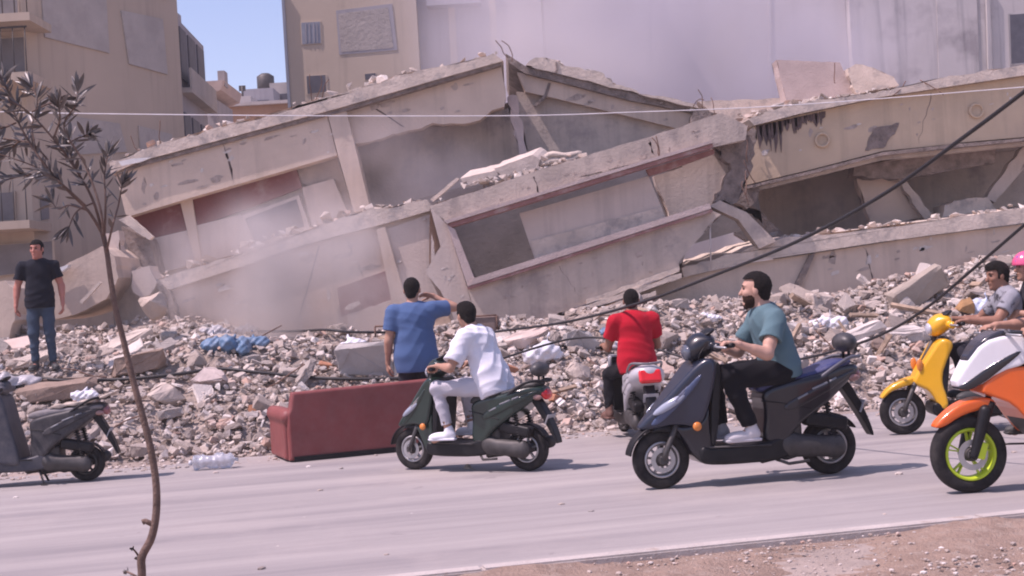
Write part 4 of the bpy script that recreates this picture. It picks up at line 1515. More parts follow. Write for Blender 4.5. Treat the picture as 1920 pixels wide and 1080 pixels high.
# ------------------------------------------------------------------ clear water container
p0 = G(404, 880)
t = thing('water_container', 'crumpled clear plastic water bottle lying on the roadside left of the sofa', 'bottle', tuple(p0), R(4), 1)
bm = bmesh.new()
prof = [(.0, -.22), (.05, -.22), (.08, -.21)] + [(.083 + .006 * math.sin(i * 1.55), -.20 + .36 * i / 22) for i in range(23)] + [(.06, .185), (.025, .20), (.022, .235), (0, .235)]
lathe(bm, prof, 28, 'x', (0, 0, .085))
for v in bm.verts:
    v.co.z = .085 + (v.co.z - .085) * (.85 + .10 * math.sin(v.co.x * 21)) + .008 * math.sin(v.co.x * 40 + v.co.y * 30)
put('bottle_body', bm, mat('clear_plastic', (.80, .84, .92), .12, .03, 6, .2, 25, trans=.75), t, True, True)
bm = bmesh.new()
lathe(bm, [(0, -.262), (.027, -.262), (.028, -.232), (0, -.232)], 14, 'x', (0, 0, .08))
put('cap', bm, mat('white_cap', (.6, .6, .64), .4), t, local=True)
for ch in [o for o in bpy.data.objects if o.parent == t and o.name.startswith('cap')]:
    pass
for i, (x, y, s) in enumerate(((340, 868, .05), (325, 880, .035), (225, 872, .05), (880, 880, .05), (640, 880, .03), (470, 850, .05))):
    p = G(x, y)
    o = chunk('block' if i % 2 else 'lump', p.x, p.y, s, z=0)
    o['label'] = 'small stray stone lying alone on the dusty road beside the bank'
    o['group'] = 'stray stones on the road'
    o.name = 'stray_stone'

# ------------------------------------------------------------------ scooters
def lin(x, a, b, va, vb):
    t = np.clip((x - a) / (b - a), 0, 1)
    return va + (vb - va) * t


def wheel(root, x, Rw, wd, rim_r, rim_m, n, disc=True, style='spoke', tyre_m=None):
    bm = bmesh.new()
    lathe(bm, [(.018, -wd * .75), (.045, -wd * .6), (.05, -wd * .3), (.05, wd * .3), (.045, wd * .6), (.018, wd * .75)], 20, 'y', (x, 0, Rw))
    hub = put('wheel', bm, M_DALU, root, local=True)
    bm = bmesh.new()
    c = (Rw + rim_r) / 2
    a = (Rw - rim_r) / 2
    prof = []
    for k in range(18):
        t = 2 * PI * k / 18
        ct, st = math.cos(t), math.sin(t)
        prof.append((c + a * math.copysign(abs(ct) ** .75, ct), wd / 2 * math.copysign(abs(st) ** .7, st)))
    lathe(bm, prof, 56, 'y', (x, 0, Rw), closed=True)
    put('tyre', bm, tyre_m or M_TYRE, hub, local=True)
    bm = bmesh.new()
    w2 = wd * .42
    lathe(bm, [(rim_r + .006, -w2), (rim_r - .006, -w2 - .003), (rim_r - .016, -w2 * .8), (rim_r - .024, -w2 * .3), (rim_r - .024, w2 * .3), (rim_r - .016, w2 * .8), (rim_r - .006, w2 + .003), (rim_r + .006, w2)], 40, 'y', (x, 0, Rw), closed=True)
    for k in range(n):
        t = 2 * PI * (k + .3) / n
        for dt in ((-.10, .10) if style == 'double' else (0,)):
            t2 = t + dt
            rot = Matrix.Rotation(-t2 - dt * .8, 3, 'Y')
            L = rim_r - .045
            box(bm, (x + (.04 + L / 2) * math.cos(t2), 0, Rw + (.04 + L / 2) * math.sin(t2)), (L, wd * .26, .009 if style == 'double' else .018), rot)
    bmesh.ops.recalc_face_normals(bm, faces=bm.faces)
    put('rim', bm, rim_m, hub, local=True)
    if disc:
        bm = bmesh.new()
        rd = rim_r * (.72 if style != 'double' else .60)
        for k in range(40):
            t0, t1 = 2 * PI * k / 40, 2 * PI * (k + 1) / 40
            yv = wd * .62
            for y0, y1 in ((yv, yv + .005),):
                P = [(x + r * math.cos(t), y, Rw + r * math.sin(t)) for r, t, y in ((rd * .62, t0, y0), (rd, t0, y0), (rd, t1, y0), (rd * .62, t1, y0))]
                extrude(bm, [Vector(p) for p in P], (0, .004, 0))
        put('brake_disc', bm, M_ALU, hub, local=True)
    return hub


def arc_fender(x, Rw, r0, a0, a1, w, thick=.012, m=14):
    """closed arc-shaped profile for a mudguard"""
    out = [(x + r0 * math.cos(R(a0 + (a1 - a0) * k / m)), Rw + r0 * math.sin(R(a0 + (a1 - a0) * k / m))) for k in range(m + 1)]
    inn = [(x + (r0 - thick) * math.cos(R(a0 + (a1 - a0) * k / m)), Rw + (r0 - thick) * math.sin(R(a0 + (a1 - a0) * k / m))) for k in range(m + 1)]
    return out + inn[::-1]


def scooter(label, rear, front, C, Rw=.215, WB=1.32, rear_pt=None, rz=None, s=None, style='street', backrest=False, rim='spoke',
            rim_m=None, nsp=10, front_light=True, hh=.009, stand=False, extra=None, group='motor scooters stopped in front of the collapse'):
    if rear_pt is None:
        a, b = G(*rear), G(*front)
        d = b - a
        rz = math.atan2(d.y, d.x)
        s = d.length / WB if s is None else s
    else:
        a = rear_pt
    t = thing('motor_scooter', label, 'scooter', (a.x, a.y, 0.004), rz, s, group)
    body, tail, inner, seat, fend = C['body'], C.get('tail', C['body']), C.get('inner', M_BLACK), C.get('seat', M_BLACK), C.get('fender', C['body'])

    def P(name, q, m, par=None, disp=None):
        return put(name, q.mesh(name, disp), m, par or t, True, True)
    rim_m = rim_m or M_ALU
    tw = .062 if style == 'maxi' else .05
    rr = Rw * .60 if style != 'maxi' else Rw * .66
    fwl = wheel(t, WB, Rw, tw * 2, rr, rim_m, nsp, True, rim)
    rwl = wheel(t, 0, Rw, tw * 2.15, rr, C.get('rear_rim', rim_m), nsp, False, rim)
    # front fork
    bm = bmesh.new()
    hx, hz = WB - (.36 if style != 'classic' else .41), 1.0
    for sd in (-1, 1):
        tube(bm, [(WB, sd * .085, Rw), (WB - .02, sd * .085, Rw + .06), (WB - .16, sd * .085, Rw + .36)], [.022, .022, .024], 10)
        box(bm, (WB + .0, sd * .085, Rw), (.06, .03, .05))
    tube(bm, [(WB - .15, -.09, Rw + .34), (WB - .15, .09, Rw + .34)], .022, 8)
    tube(bm, [(WB - .15, 0, Rw + .34), (hx + .02, 0, hz)], .024, 8)
    put('front_fork', bm, C.get('fork', M_DALU), t, local=True)
    if style == 'maxi':
        q = S(hh, .01)
        q.ext([(1.61, .47), (1.55, .54), (1.42, .63), (1.28, .665), (1.18, .655), (1.16, .60), (1.24, .585), (1.40, .55), (1.54, .465)], lambda x, z: lin(x, 1.2, 1.6, .095, .05), .02)
        P('front_fender', q, fend)
        q = S(hh, .015)
        q.ext([(1.46, .75), (1.35, .91), (1.24, 1.05), (1.09, 1.09), (.92, 1.09), (.86, .98), (.98, .88), (1.14, .84), (1.30, .73)], lambda x, z: lin(x, 1.0, 1.45, .20, .05), .018, smooth=1)
        nose = P('nose_fairing', q, C['white'])
        q = S(hh, .01)
        q.ext([(1.435, .742), (1.34, .80), (1.20, .90), (1.03, .985), (.99, .975), (1.10, .88), (1.28, .745), (1.38, .71)], lambda x, z: lin(x, 1.0, 1.45, .208, .058), .02)
        P('headlight', q, mat('dark_lens', (.02, .02, .025), .12, .1, 5, coat=.5), nose)
        q = S(hh, .01)
        q.ext([(1.375, .90), (1.26, 1.055), (1.12, 1.125), (1.07, 1.12), (1.13, 1.03), (1.22, .95)], lambda x, z: lin(x, 1.1, 1.36, .13, .06), .012)
        P('windscreen', q, mat('smoked_screen', (.03, .03, .04), .15, .1, 5, coat=.3), nose)
        q = S(hh, .015)
        q.ext([(1.30, .715), (1.13, .86), (.95, .87), (.80, .80), (.68, .56), (.72, .38), (.86, .36), (.96, .46), (1.07, .61), (1.18, .66)], lambda x, z: lin(x, .9, 1.3, .215, .10), .015, smooth=1)
        P('side_fairing', q, body)
        for zz, xx in ((.70, .93), (.64, .90)):
            bm = bmesh.new()
            box(bm, (xx, .214, zz), (.11, .008, .022))
            put('vent_slot', bm, M_BLACK, t, local=True)
        q = S(hh, .02)
        q.ext([(1.05, .60), (.96, .45), (.86, .35), (.70, .30), (.30, .30), (.15, .45), (.2, .62), (.7, .6), (.9, .75)], .17, .04)
        P('floorboard', q, inner)
        q = S(hh, .02)
        q.ext([(.95, .95), (.86, .95), (.80, .78), (.84, .70), (.92, .8)], .19, .03)
        P('inner_shield', q, inner)
        hx, hz, gx_, gz_ = 1.03, 1.05, 1.06, 1.10
        q = S(.007, .01)
        q.box((WB - .05, .105, Rw + .03), (.035, .02, .06), .01, np.array(((.95, 0, .3), (0, 1, 0), (-.3, 0, .95))))
        P('brake_caliper', q, rim_m)
        q = S(hh, .01)
        for sd in (-1, 1):
            q.cap((WB - .0, sd * .10, Rw), (WB - .10, sd * .10, Rw + .30), .032, .045)
        P('fork_guard', q, M_BLACK)
    else:
        q = S(hh, .01)
        if style == 'classic':
            q.ext([(WB + .21, Rw + .145), (WB + .14, Rw + .235), (WB + .02, Rw + .30), (WB - .14, Rw + .35), (WB - .18, Rw + .28), (WB - .02, Rw + .245), (WB + .10, Rw + .21), (WB + .18, Rw + .135)], lambda x, z: lin(x, WB, WB + .3, .085, .055), .02)
        else:
            q.ext(arc_fender(WB, Rw, Rw + .045, 10, 128, .07, .018), .068, .009, smooth=0)
            q.ext([(WB + .10, Rw + .20), (WB, Rw + .26), (WB - .14, Rw + .20), (WB - .2, Rw + .10), (WB - .12, Rw + .17), (WB, Rw + .215)], .075, .01)
        P('front_fender', q, fend if style == 'classic' else inner)
        q = S(hh, .02)
        if style == 'classic':
            q.ext([(.84, .84), (.90, .90), (.98, .89), (1.08, .74), (1.20, .57), (1.23, .49), (1.16, .45), (1.08, .41), (1.00, .24), (.95, .20), (.92, .30), (.98, .52), (.91, .72)], lambda x, z: np.minimum(lin(x, .92, 1.25, .215, .10), lin(z, .2, .5, .17, .3)), .03)
        else:
            q.ext([(.90, .90), (.95, .95), (1.03, .93), (1.18, .78), (1.34, .61), (1.49, .475), (1.47, .435), (1.38, .445), (1.24, .475), (1.14, .46), (1.08, .44), (1.02, .50), (.965, .66)], lambda x, z: np.minimum(lin(x, .95, 1.46, .22, .055), lin(z, .15, .5, .18, .3)), .03)
        ls = P('leg_shield', q, body)
        if style == 'street':
            q = S(hh, .02)
            q.ext([(.975, .62), (1.03, .49), (1.14, .45), (1.24, .46), (1.17, .36), (1.09, .20), (1.0, .165), (.97, .30), (.985, .45)], lambda x, z: np.minimum(lin(x, .95, 1.25, .195, .10), lin(z, .15, .5, .17, .3)), .025)
            P('lower_cowl', q, C.get('tail', body))
            q = S(hh, .01)
            q.ext([(1.42, .475), (1.30, .60), (1.15, .73), (1.04, .84), (1.02, .82), (1.12, .69), (1.26, .55), (1.36, .47)], lambda x, z: np.minimum(lin(x, .95, 1.46, .228, .062), 1), .008)
            P('accent_panel', q, C.get('accent', body), ls)
            for sd in (-1, 1):
                q = S(hh, .01)
                q.ell((1.27, sd * .122, .62), (.14, .024, .030), np.array(((.80, -sd * .35, -.50), (.35, sd * .93, 0.1), (.5, 0, .85))))
                P('front_light', q, mat('front_lens', (.30, .33, .40), .1, .1, 5, coat=.6), ls)
            for k, (x0, z0) in enumerate(((1.17, .70), (1.14, .735))):
                for sd in (-1, 1):
                    bm = bmesh.new()
                    box(bm, (x0, sd * (.155 - k * .0), z0), (.16, .012, .016), Matrix.Rotation(.72, 3, 'Y') @ Matrix.Identity(3))
                    put('chrome_strip', bm, C.get('strip', M_CHROME), ls, local=True)
        for sd in (-1, 1):
            q = S(.006, .005)
            if style == 'street':
                q.ell((1.085, sd * .19, .455), (.034, .022, .034))
            else:
                q.ell((1.16, sd * .135, .66), (.03, .02, .06))
            P('indicator', q, mat('amber_lens', (.70, .22, .04), .2, .1, 9, coat=.5), ls)
        # dark inner leg shield, floor
        q = S(hh, .02)
        q.ext([(.87, .90), (.92, .93), (.965, .62), (.985, .30), (.955, .28), (.925, .40), (.89, .66)], .185, .012)
        P('inner_shield', q, inner)
        q = S(hh, .02)
        q.ext([(1.06, .31), (.98, .29), (.56, .285), (.42, .34), (.34, .26), (.36, .15), (1.0, .155), (1.08, .20)], lambda x, z: lin(x, .4, .9, .165, .185), .025)
        fb = P('floorboard', q, C.get('floor', inner))
        # headset
        q = S(.007, .03)
        q.ell((hx + .01, 0, 1.035), (.10, .12, .095))
        q.ell((hx + .055, 0, 1.00), (.085, .105, .085))
        q.ell((hx - .03, 0, 1.07), (.07, .13, .05))
        q.cap((hx - .06, -.20, 1.02), (hx - .06, .20, 1.02), .035)
        hs = P('headset', q, C.get('headset', body))
        q = S(.006, .005)
        q.ell((hx + .115, 0, .99), (.035, .085, .062))
        P('headlight', q, C.get('lamp', mat('light_lens', (.5, .5, .55), .1, .1, 5, coat=.6)), hs)
        q = S(.006, .005)
        q.ell((hx - .045, 0, 1.125), (.07, .10, .022), np.array(((.9, 0, -.43), (0, 1, 0), (.43, 0, .9))))
        P('instrument', q, M_BLACK, hs)
        gx_, gz_ = hx - .09, 1.03
    # bars, grips, levers, mirrors
    bm = bmesh.new()
    for sd in (-1, 1):
        tube(bm, catmull([(gx_ + .04, sd * .08, gz_ - .01), (gx_ + .03, sd * .18, gz_), (gx_ - .03, sd * .36, gz_ + .005)], 4), .012, 8)
    hb = put('handlebar', bm, M_BLACK, t, local=True)
    for sd in (-1, 1):
        bm = bmesh.new()
        tube(bm, [(gx_ + .005, sd * .23, gz_), (gx_ - .032, sd * .37, gz_ + .005)], .018, 10)
        put('grip', bm, M_BLACK, hb, local=True)
        bm = bmesh.new()
        tube(bm, catmull([(gx_ + .05, sd * .20, gz_), (gx_ + .06, sd * .28, gz_ - .004), (gx_ + .02, sd * .37, gz_ - .01)], 4), [.009] * 8 + [.006], 6)
        put('brake_lever', bm, M_ALU, hb, local=True)
    # body under the seat and tail
    if style == 'classic':
        bp_ = [(.56, .28), (.50, .50), (.48, .70), (.30, .74), (-.05, .76), (-.26, .76), (-.30, .66), (-.22, .50), (-.05, .44), (.15, .42), (.30, .34), (.40, .26)]
        wf = lambda x, z: np.minimum(lin(x, .55, .25, .13, .20), lin(x, -.05, -.32, .20, .10))
    else:
        bp_ = [(.57, .27), (.53, .52), (.56, .68), (.34, .735), (.10, .77), (-.10, .83), (-.24, .82), (-.26, .76), (-.14, .69), (-.02, .60), (.14, .50), (.30, .40), (.40, .27)]
        wf = lambda x, z: np.minimum(lin(x, .56, .3, .14, .19), lin(x, .05, -.27, .19, .08))
    q = S(hh, .02)
    q.ext(bp_, wf, .035)
    bd = P('body_panel', q, tail)
    if style != 'classic':
        q = S(hh, .01)
        q.ext([(.42, .56), (.20, .66), (-.05, .745), (-.20, .79), (-.22, .77), (-.06, .69), (.16, .59), (.38, .50)], lambda x, z: wf(x, z) + .010, .012)
        P('side_trim', q, C.get('trim', tail), bd)
        for sd in (-1, 1):
            bm = bmesh.new()
            for x0, x1, z0, z1 in ((.18, .06, .665, .705), (.04, -.02, .712, .733), (.30, .22, .60, .635)):
                a_, b_ = Vector((x0, sd * (float(wf(np.array(x0), 0)) + .006), z0)), Vector((x1, sd * (float(wf(np.array(x1), 0)) + .006), z1))
                tube(bm, [a_, b_], .008, 5)
            put('decal', bm, mat('silver_decal', (.22, .23, .25), .4, .2, 9), bd, local=True)
    if style != 'classic':
        for sd in (-1, 1):
            bm = bmesh.new()
            tube(bm, catmull([(.565, sd * .139, .60), (.44, sd * .168, .58), (.30, sd * .191, .545), (.20, sd * .192, .52)], 4), .0045, 5)
            put('panel_seam', bm, M_BLACK, bd, local=True)
            bm = bmesh.new()
            tube(bm, [(.52, sd * .178, .275), (1.0, sd * .186, .295)], .008, 5)
            put('footboard_edge', bm, M_DALU, t, local=True)
        for sd in (-1, 1):
            bm = bmesh.new()
            tube(bm, catmull([(hx - .03, sd * .10, 1.06), (hx + .06, sd * .13, .96), (hx + .03, sd * .10, .86), (hx + .06, sd * .05, .75)], 5), .006, 5)
            put('brake_hose', bm, M_BLACK, t, local=True)
    # seat
    q = S(hh, .03)
    if C.get('flatseat') or style == 'classic':
        q.ext([(.58, .70), (.56, .76), (.40, .79), (.05, .80), (-.18, .815), (-.24, .79), (-.20, .75), (.2, .735), (.45, .69)], lambda x, z: np.minimum(lin(x, .58, .35, .10, .155), lin(x, 0, -.24, .155, .12)), .035)
    else:
        q.ext([(.59, .66), (.56, .735), (.42, .765), (.22, .775), (.10, .80), (.0, .845), (-.14, .87), (-.20, .85), (-.16, .81), (.05, .765), (.3, .725), (.48, .665)], lambda x, z: np.minimum(lin(x, .60, .35, .10, .155), lin(x, 0, -.2, .155, .11)), .035)
    P('seat', q, seat)
    # grab rail
    bm = bmesh.new()
    for sd in (-1, 1):
        tube(bm, catmull([(.10, sd * .175, .745), (-.02, sd * .185, .82), (-.14, sd * .165, .875), (-.25, sd * .09, .875), (-.27, 0, .87)], 5), .014, 8)
    gr_ = put('grab_rail', bm, C.get('rail', M_BLACK), t, local=True)
    if backrest:
        bm = bmesh.new()
        tube(bm, [(-.19, -.05, .86), (-.19, -.05, .95)], .012, 6)
        tube(bm, [(-.19, .05, .86), (-.19, .05, .95)], .012, 6)
        put('backrest_stay', bm, M_BLACK, gr_, local=True)
        q = S(.007, .02)
        q.ell((-.18, 0, .985), (.085, .13, .075))
        P('backrest', q, mat('black_vinyl', (.03, .03, .035), .4, .2, 9, dust=.2))
    # tail light, plate, rear mudguard
    q = S(.006, .01)
    q.ell((-.235, 0, .745), (.045, .085, .06), np.array(((.9, 0, -.43), (0, 1, 0), (.43, 0, .9))))
    P('tail_light', q, C.get('taillens', mat('red_lens', (.55, .02, .02), .15, .1, 9, coat=.7)), bd)
    for sd in (-1, 1):
        q = S(.006, .005)
        q.ell((-.19, sd * .105, .72), (.05, .02, .028))
        P('rear_indicator', q, mat('smoke_lens', (.30, .16, .14), .2, .1, 9, coat=.5), bd)
    q = S(hh, .01)
    q.ext([(-.16, .72), (-.08, .70), (-.16, .58), (-.27, .40), (-.335, .27), (-.36, .26), (-.32, .40), (-.25, .56)], .06, .008)
    mg = P('rear_mudguard', q, M_BLACK)
    bm = bmesh.new()
    box(bm, (-.262, 0, .50), (.006, .17, .10), Matrix.Rotation(-.42, 3, 'Y'))
    put('number_plate', bm, mat('plate_blank', (.42, .42, .44), .6, .2, 9, dust=.5), mg, local=True)
    # engine, belt case, air box, exhaust, shock
    q = S(hh, .025)
    q.cap((.36, .10, Rw + .05), (-.0, .115, Rw), .085, .075)
    q.box((.17, .12, Rw + .02), (.22, .045, .07), .03)
    q.ell((.36, .125, Rw + .05), (.095, .05, .09))
    q.ell((0, .13, Rw), (.085, .045, .08))
    en = P('engine', q, M_DALU)
    q = S(hh, .02)
    q.box((.06, .10, Rw + .20), (.17, .06, .055), .03, np.array(((.97, 0, .2), (0, 1, 0), (-.2, 0, .97))))
    P('air_box', q, M_BLACK, en)
    q = S(hh, .02)
    q.box((.38, 0, Rw + .12), (.14, .12, .10), .04)
    q.cap((.45, 0, Rw - .02), (.62, 0, Rw - .04), .04)
    P('crankcase', q, M_DALU, en)
    q = S(hh, .02)
    q.cap((.28, -.15, Rw - .05), (-.16, -.16, Rw + .05), .055, .062)
    q.cap((.50, -.08, Rw - .08), (.28, -.15, Rw - .06), .025)
    P('exhaust', q, M_DALU)
    for sd in (-1, 1):
        bm = bmesh.new()
        a_, b_ = Vector((-.01, sd * .135, Rw + .01)), Vector((.07, sd * .13, .62))
        tube(bm, [a_, b_], .014, 8)
        n = 11
        hp = []
        for k in range(n * 10):
            tt = .15 + .7 * k / (n * 10)
            c_ = a_.lerp(b_, tt)
            hp.append(c_ + Vector((.028 * math.cos(k * .63), .028 * math.sin(k * .63), 0)))
        tube(bm, hp, .006, 5)
        put('rear_shock', bm, C.get('shock', M_BLACK), t, local=True)
    q = S(hh, .01)
    q.ext(arc_fender(0, Rw, Rw + .035, 60, 150, .05, .016), .055, .008, smooth=0)
    P('inner_mudguard', q, M_BLACK)
    bm = bmesh.new()
    tube(bm, [(.47, .12, .16), (.40, .20, .02 if stand else .13)], .012, 6)
    if stand:
        box(bm, (.40, .205, .012), (.06, .03, .015))
        tube(bm, [(.46, -.15, .015), (.50, -.06, .17), (.49, .0, .17), (.47, .12, .16)], .014, 6)
    else:
        tube(bm, [(.40, .20, .13), (.24, .20, .14)], .012, 6)
    put('stand', bm, M_DALU, t, local=True)
    return t, s, rz


def paint(name, col, rough=.30, dust=.03, coat=.45):
    return mat(name, col, rough, .06, 3, coat=coat, dust=dust)


BLUE, blue_s, blue_rz = scooter('dark navy motor scooter with blue seat and round backrest, under the bearded man', (1556, 889), (1240, 917),
    dict(body=paint('navy_paint', (.010, .016, .034)), tail=paint('night_paint', (.007, .008, .014)), seat=mat('blue_vinyl', (.022, .035, .13), .45, .15, 8, dust=.18),
         inner=M_BLACK, rail=mat('grey_rail', (.10, .10, .12), .4), accent=paint('blue_accent', (.05, .075, .15)), lamp=mat('smoked_lamp', (.10, .11, .14), .1, .2, 5, coat=.6), strip=mat('blue_chrome', (.35, .42, .60), .2, metal=.8), headset=paint('night_paint', (.007, .008, .014)), taillens=mat('dull_lens', (.30, .10, .10), .2, .1, 9, coat=.6)), backrest=True, rim='spoke', nsp=10, s=1.055)
GREEN, green_s, green_rz = scooter('dark green motor scooter with red tail light, ridden by the man in white', (993, 883), (780, 881),
    dict(body=paint('bottle_green', (.006, .022, .017)), tail=paint('bottle_green', (.006, .022, .017)), seat=mat('black_seat', (.02, .022, .024), .5, .2, 8, dust=.15), rear_rim=M_ALU,
         taillens=mat('bright_red_lens', (.75, .02, .02), .12, .1, 9, coat=.7)), backrest=True, nsp=5)
yr = G(1700, 815)
YEL_RZ = PI - R(4)
YEL, yel_s, yel_rz = scooter('yellow motor scooter with black leg panel, half hidden behind the orange one', None, None,
    dict(body=paint('yellow_paint', (.80, .40, .012)), tail=paint('yellow_paint', (.80, .40, .012)), inner=M_BLACK), rear_pt=Vector((yr.x - math.cos(YEL_RZ) * 1.32, yr.y - math.sin(YEL_RZ) * 1.32, 0)), rz=YEL_RZ, s=1.02, style='classic', nsp=8)
orr = G(1820, 924)
OR_RZ = PI + R(6)
ORG, org_s, org_rz = scooter('large orange and white motor scooter with lime green rims, cut off at the right edge', None, None,
    dict(body=paint('orange_paint', (.80, .13, .015)), white=paint('white_paint', (.80, .80, .82), .2, .06), tail=paint('orange_paint', (.80, .13, .015)), rear_rim=mat('lime_rim', (.48, .62, .03), .35), fork=M_BLACK),
    Rw=.27, WB=1.35, rear_pt=Vector((orr.x - math.cos(OR_RZ) * 1.35, orr.y - math.sin(OR_RZ) * 1.35, 0)), rz=OR_RZ, s=1.0, style='maxi', rim='double', rim_m=mat('lime_rim', (.48, .62, .03), .35), nsp=5)
lr = G(165, 902)
LEFT_RZ = PI + R(2)
LEFT, left_s, left_rz = scooter('shabby dark grey parked scooter with torn beige seat, cut off at the left edge', None, None,
    dict(body=mat('dull_grey_paint', (.040, .043, .058), .5, .15, 3, dust=.22), tail=mat('dull_black_paint', (.022, .022, .028), .5, .15, 3, dust=.2), seat=mat('grey_vinyl', (.16, .15, .16), .6, .25, 5, dust=.5), flatseat=True, inner=mat('dull_grey_paint', (.055, .060, .075)),
         taillens=mat('dull_lens', (.30, .10, .10)), rear_rim=M_DALU), Rw=.19, WB=1.22, rear_pt=Vector((lr.x, lr.y, 0)), rz=LEFT_RZ, s=.93, style='street', nsp=5, rim_m=M_DALU, stand=True)
# torn board lying over the parked scooter's seat
q = S(.007, .02)
q.ext([(.34, .80), (.30, .83), (.0, .85), (-.25, .90), (-.38, .95), (-.36, .92), (-.22, .865), (.0, .82), (.3, .79)], .15, .008, smooth=1)
put('seat_cover', q.mesh('seat_cover', lambda x, y, z: .006 * np.sin(38 * x + 20 * y)), mat('torn_beige_cover', (.46, .38, .32), .85, .2, 7, .3, 20, patch=((.35, .15, .10), 6, .6, .66)), LEFT, True, True)
# the wide windshield-like apron of the parked scooter
q = S(.009, .02)
q.ext([(.78, .93), (.84, .99), (1.08, .98), (1.10, .30), (.72, .22), (.64, .23), (.66, .40), (.73, .66)], .205, .03)
put('knee_panel', q.mesh('knee_panel'), mat('dull_grey_paint', (.055, .060, .075)), LEFT, True, True)
rp = G(1216, 829)
RED_RZ = PI - R(83)
RED, red_s, red_rz = scooter('silver motor scooter with red tail light seen from behind, under the man in red', None, None,
    dict(body=paint('silver_paint', (.48, .47, .49), .3, .15), tail=paint('silver_paint', (.48, .47, .49), .3, .15), seat=M_BLACK, rail=paint('grey_trim', (.16, .16, .17), .4), taillens=mat('bright_red_lens', (.75, .02, .02), .12, .1, 9, coat=.7)), rear_pt=Vector((rp.x, rp.y, 0)), rz=RED_RZ, s=.93, nsp=5)


q = S(.008, .03)
q.ell((-.10, 0, .72), (.22, .20, .13), np.array(((.93, 0, -.36), (0, 1, 0), (.36, 0, .93))))
put('tail_cowl', q.mesh('tail_cowl'), MATS['silver_paint'], RED, True, True)
q = S(.006, .01)
q.box((-.285, 0, .735), (.035, .125, .075), .03, np.array(((.93, 0, -.36), (0, 1, 0), (.36, 0, .93))))
put('tail_light', q.mesh('tail_light'), MATS['bright_red_lens'], RED, True, True)


# ------------------------------------------------------------------ people
def lerp(a, b, t):
    return np.asarray(a, float) * (1 - t) + np.asarray(b, float) * t


SKIN = mat('skin', (.42, .225, .155), .55, .08, 6, .05, 60)
SKIN2 = mat('skin_tan', (.30, .145, .095), .55, .08, 6, .05, 60)
SKIN3 = mat('skin_pale', (.50, .29, .215), .55, .08, 6, .05, 60)
HAIR = mat('dark_hair', (.012, .009, .008), .75, .5, 60, .8, 90, spec=.2)
M_EYE = mat('eye', (.04, .03, .03), .2)


def hand(q, wr, d, pn, side, curl, k=.008, size=1.0):
    """open or half-closed hand: wr wrist, d direction of the fingers, pn palm normal (towards the palm side), curl 0..1"""
    d, pn = norm(d), norm(pn)
    lat = norm(np.cross(d, pn)) * side          # towards the thumb
    wr = np.asarray(wr, float)
    z = size
    kn = wr + d * .085 * z
    for i, o in enumerate((.030, .010, -.011, -.031)):
        q.cap(wr + lat * o * .55 * z, kn + lat * o * z - d * abs(i - 1.2) * .004, .014 * z, .0125 * z, k=.012)
    for i, (o, L) in enumerate(((.030, .075), (.010, .084), (-.011, .078), (-.031, .060))):
        p = kn + lat * o * z - d * abs(i - 1.2) * .004
        a = 0
        for sgm in range(3):
            a += curl * (.75 + .12 * sgm) * 1.35 + .06
            v = d * math.cos(a) + pn * math.sin(a)
            n = p + v * L * z * (.45, .31, .24)[sgm]
            q.cap(p, n, (.0098 - .001 * sgm) * z, (.009 - .001 * sgm) * z, k=.004)
            p = n
    p = wr + d * .025 * z + lat * .026 * z
    for v, L in ((norm(lat * .8 + d * .75 + pn * .25), .042), (norm(lat * .35 + d * 1 + pn * .45 * (1 + curl)), .032), (norm(d + pn * (.4 + curl)), .024)):
        n = p + v * L * z
        q.cap(p, n, .0125 * z, .010 * z, k=.006)
        p = n


def grip_hand(q, c, ax, frm, k=.006):
    """hand closed round a bar: c centre, ax bar axis towards the thumb side, frm direction from the bar to the wrist"""
    c, ax = np.asarray(c, float), norm(ax)
    b = norm(np.asarray(frm, float) - ax * np.dot(frm, ax))
    upv = norm(np.cross(ax, b))
    if upv[2] < 0:
        upv = -upv
    f = -b
    Rr = .029

    def pt(deg, o):
        return c + ax * o + (f * math.cos(R(deg)) + upv * math.sin(R(deg))) * Rr
    wr = c + b * .088 + upv * .030
    for o in (.031, .010, -.011, -.032):
        q.cap(wr + ax * o * .5, pt(120, o) + upv * .006, .015, .013, k=.012)
        A = [pt(120, o), pt(62, o), pt(-5, o), pt(-75, o)]
        for i in range(3):
            q.cap(A[i], A[i + 1], .0105 - .0007 * i, .010 - .0007 * i, k=.004)
    T = [wr + ax * .03 + f * .03 - upv * .01, pt(215, .045), pt(270, .034), pt(300, .02)]
    for i in range(3):
        q.cap(T[i], T[i + 1], .0125 - .001 * i, .0115 - .001 * i, k=.005)
    return wr


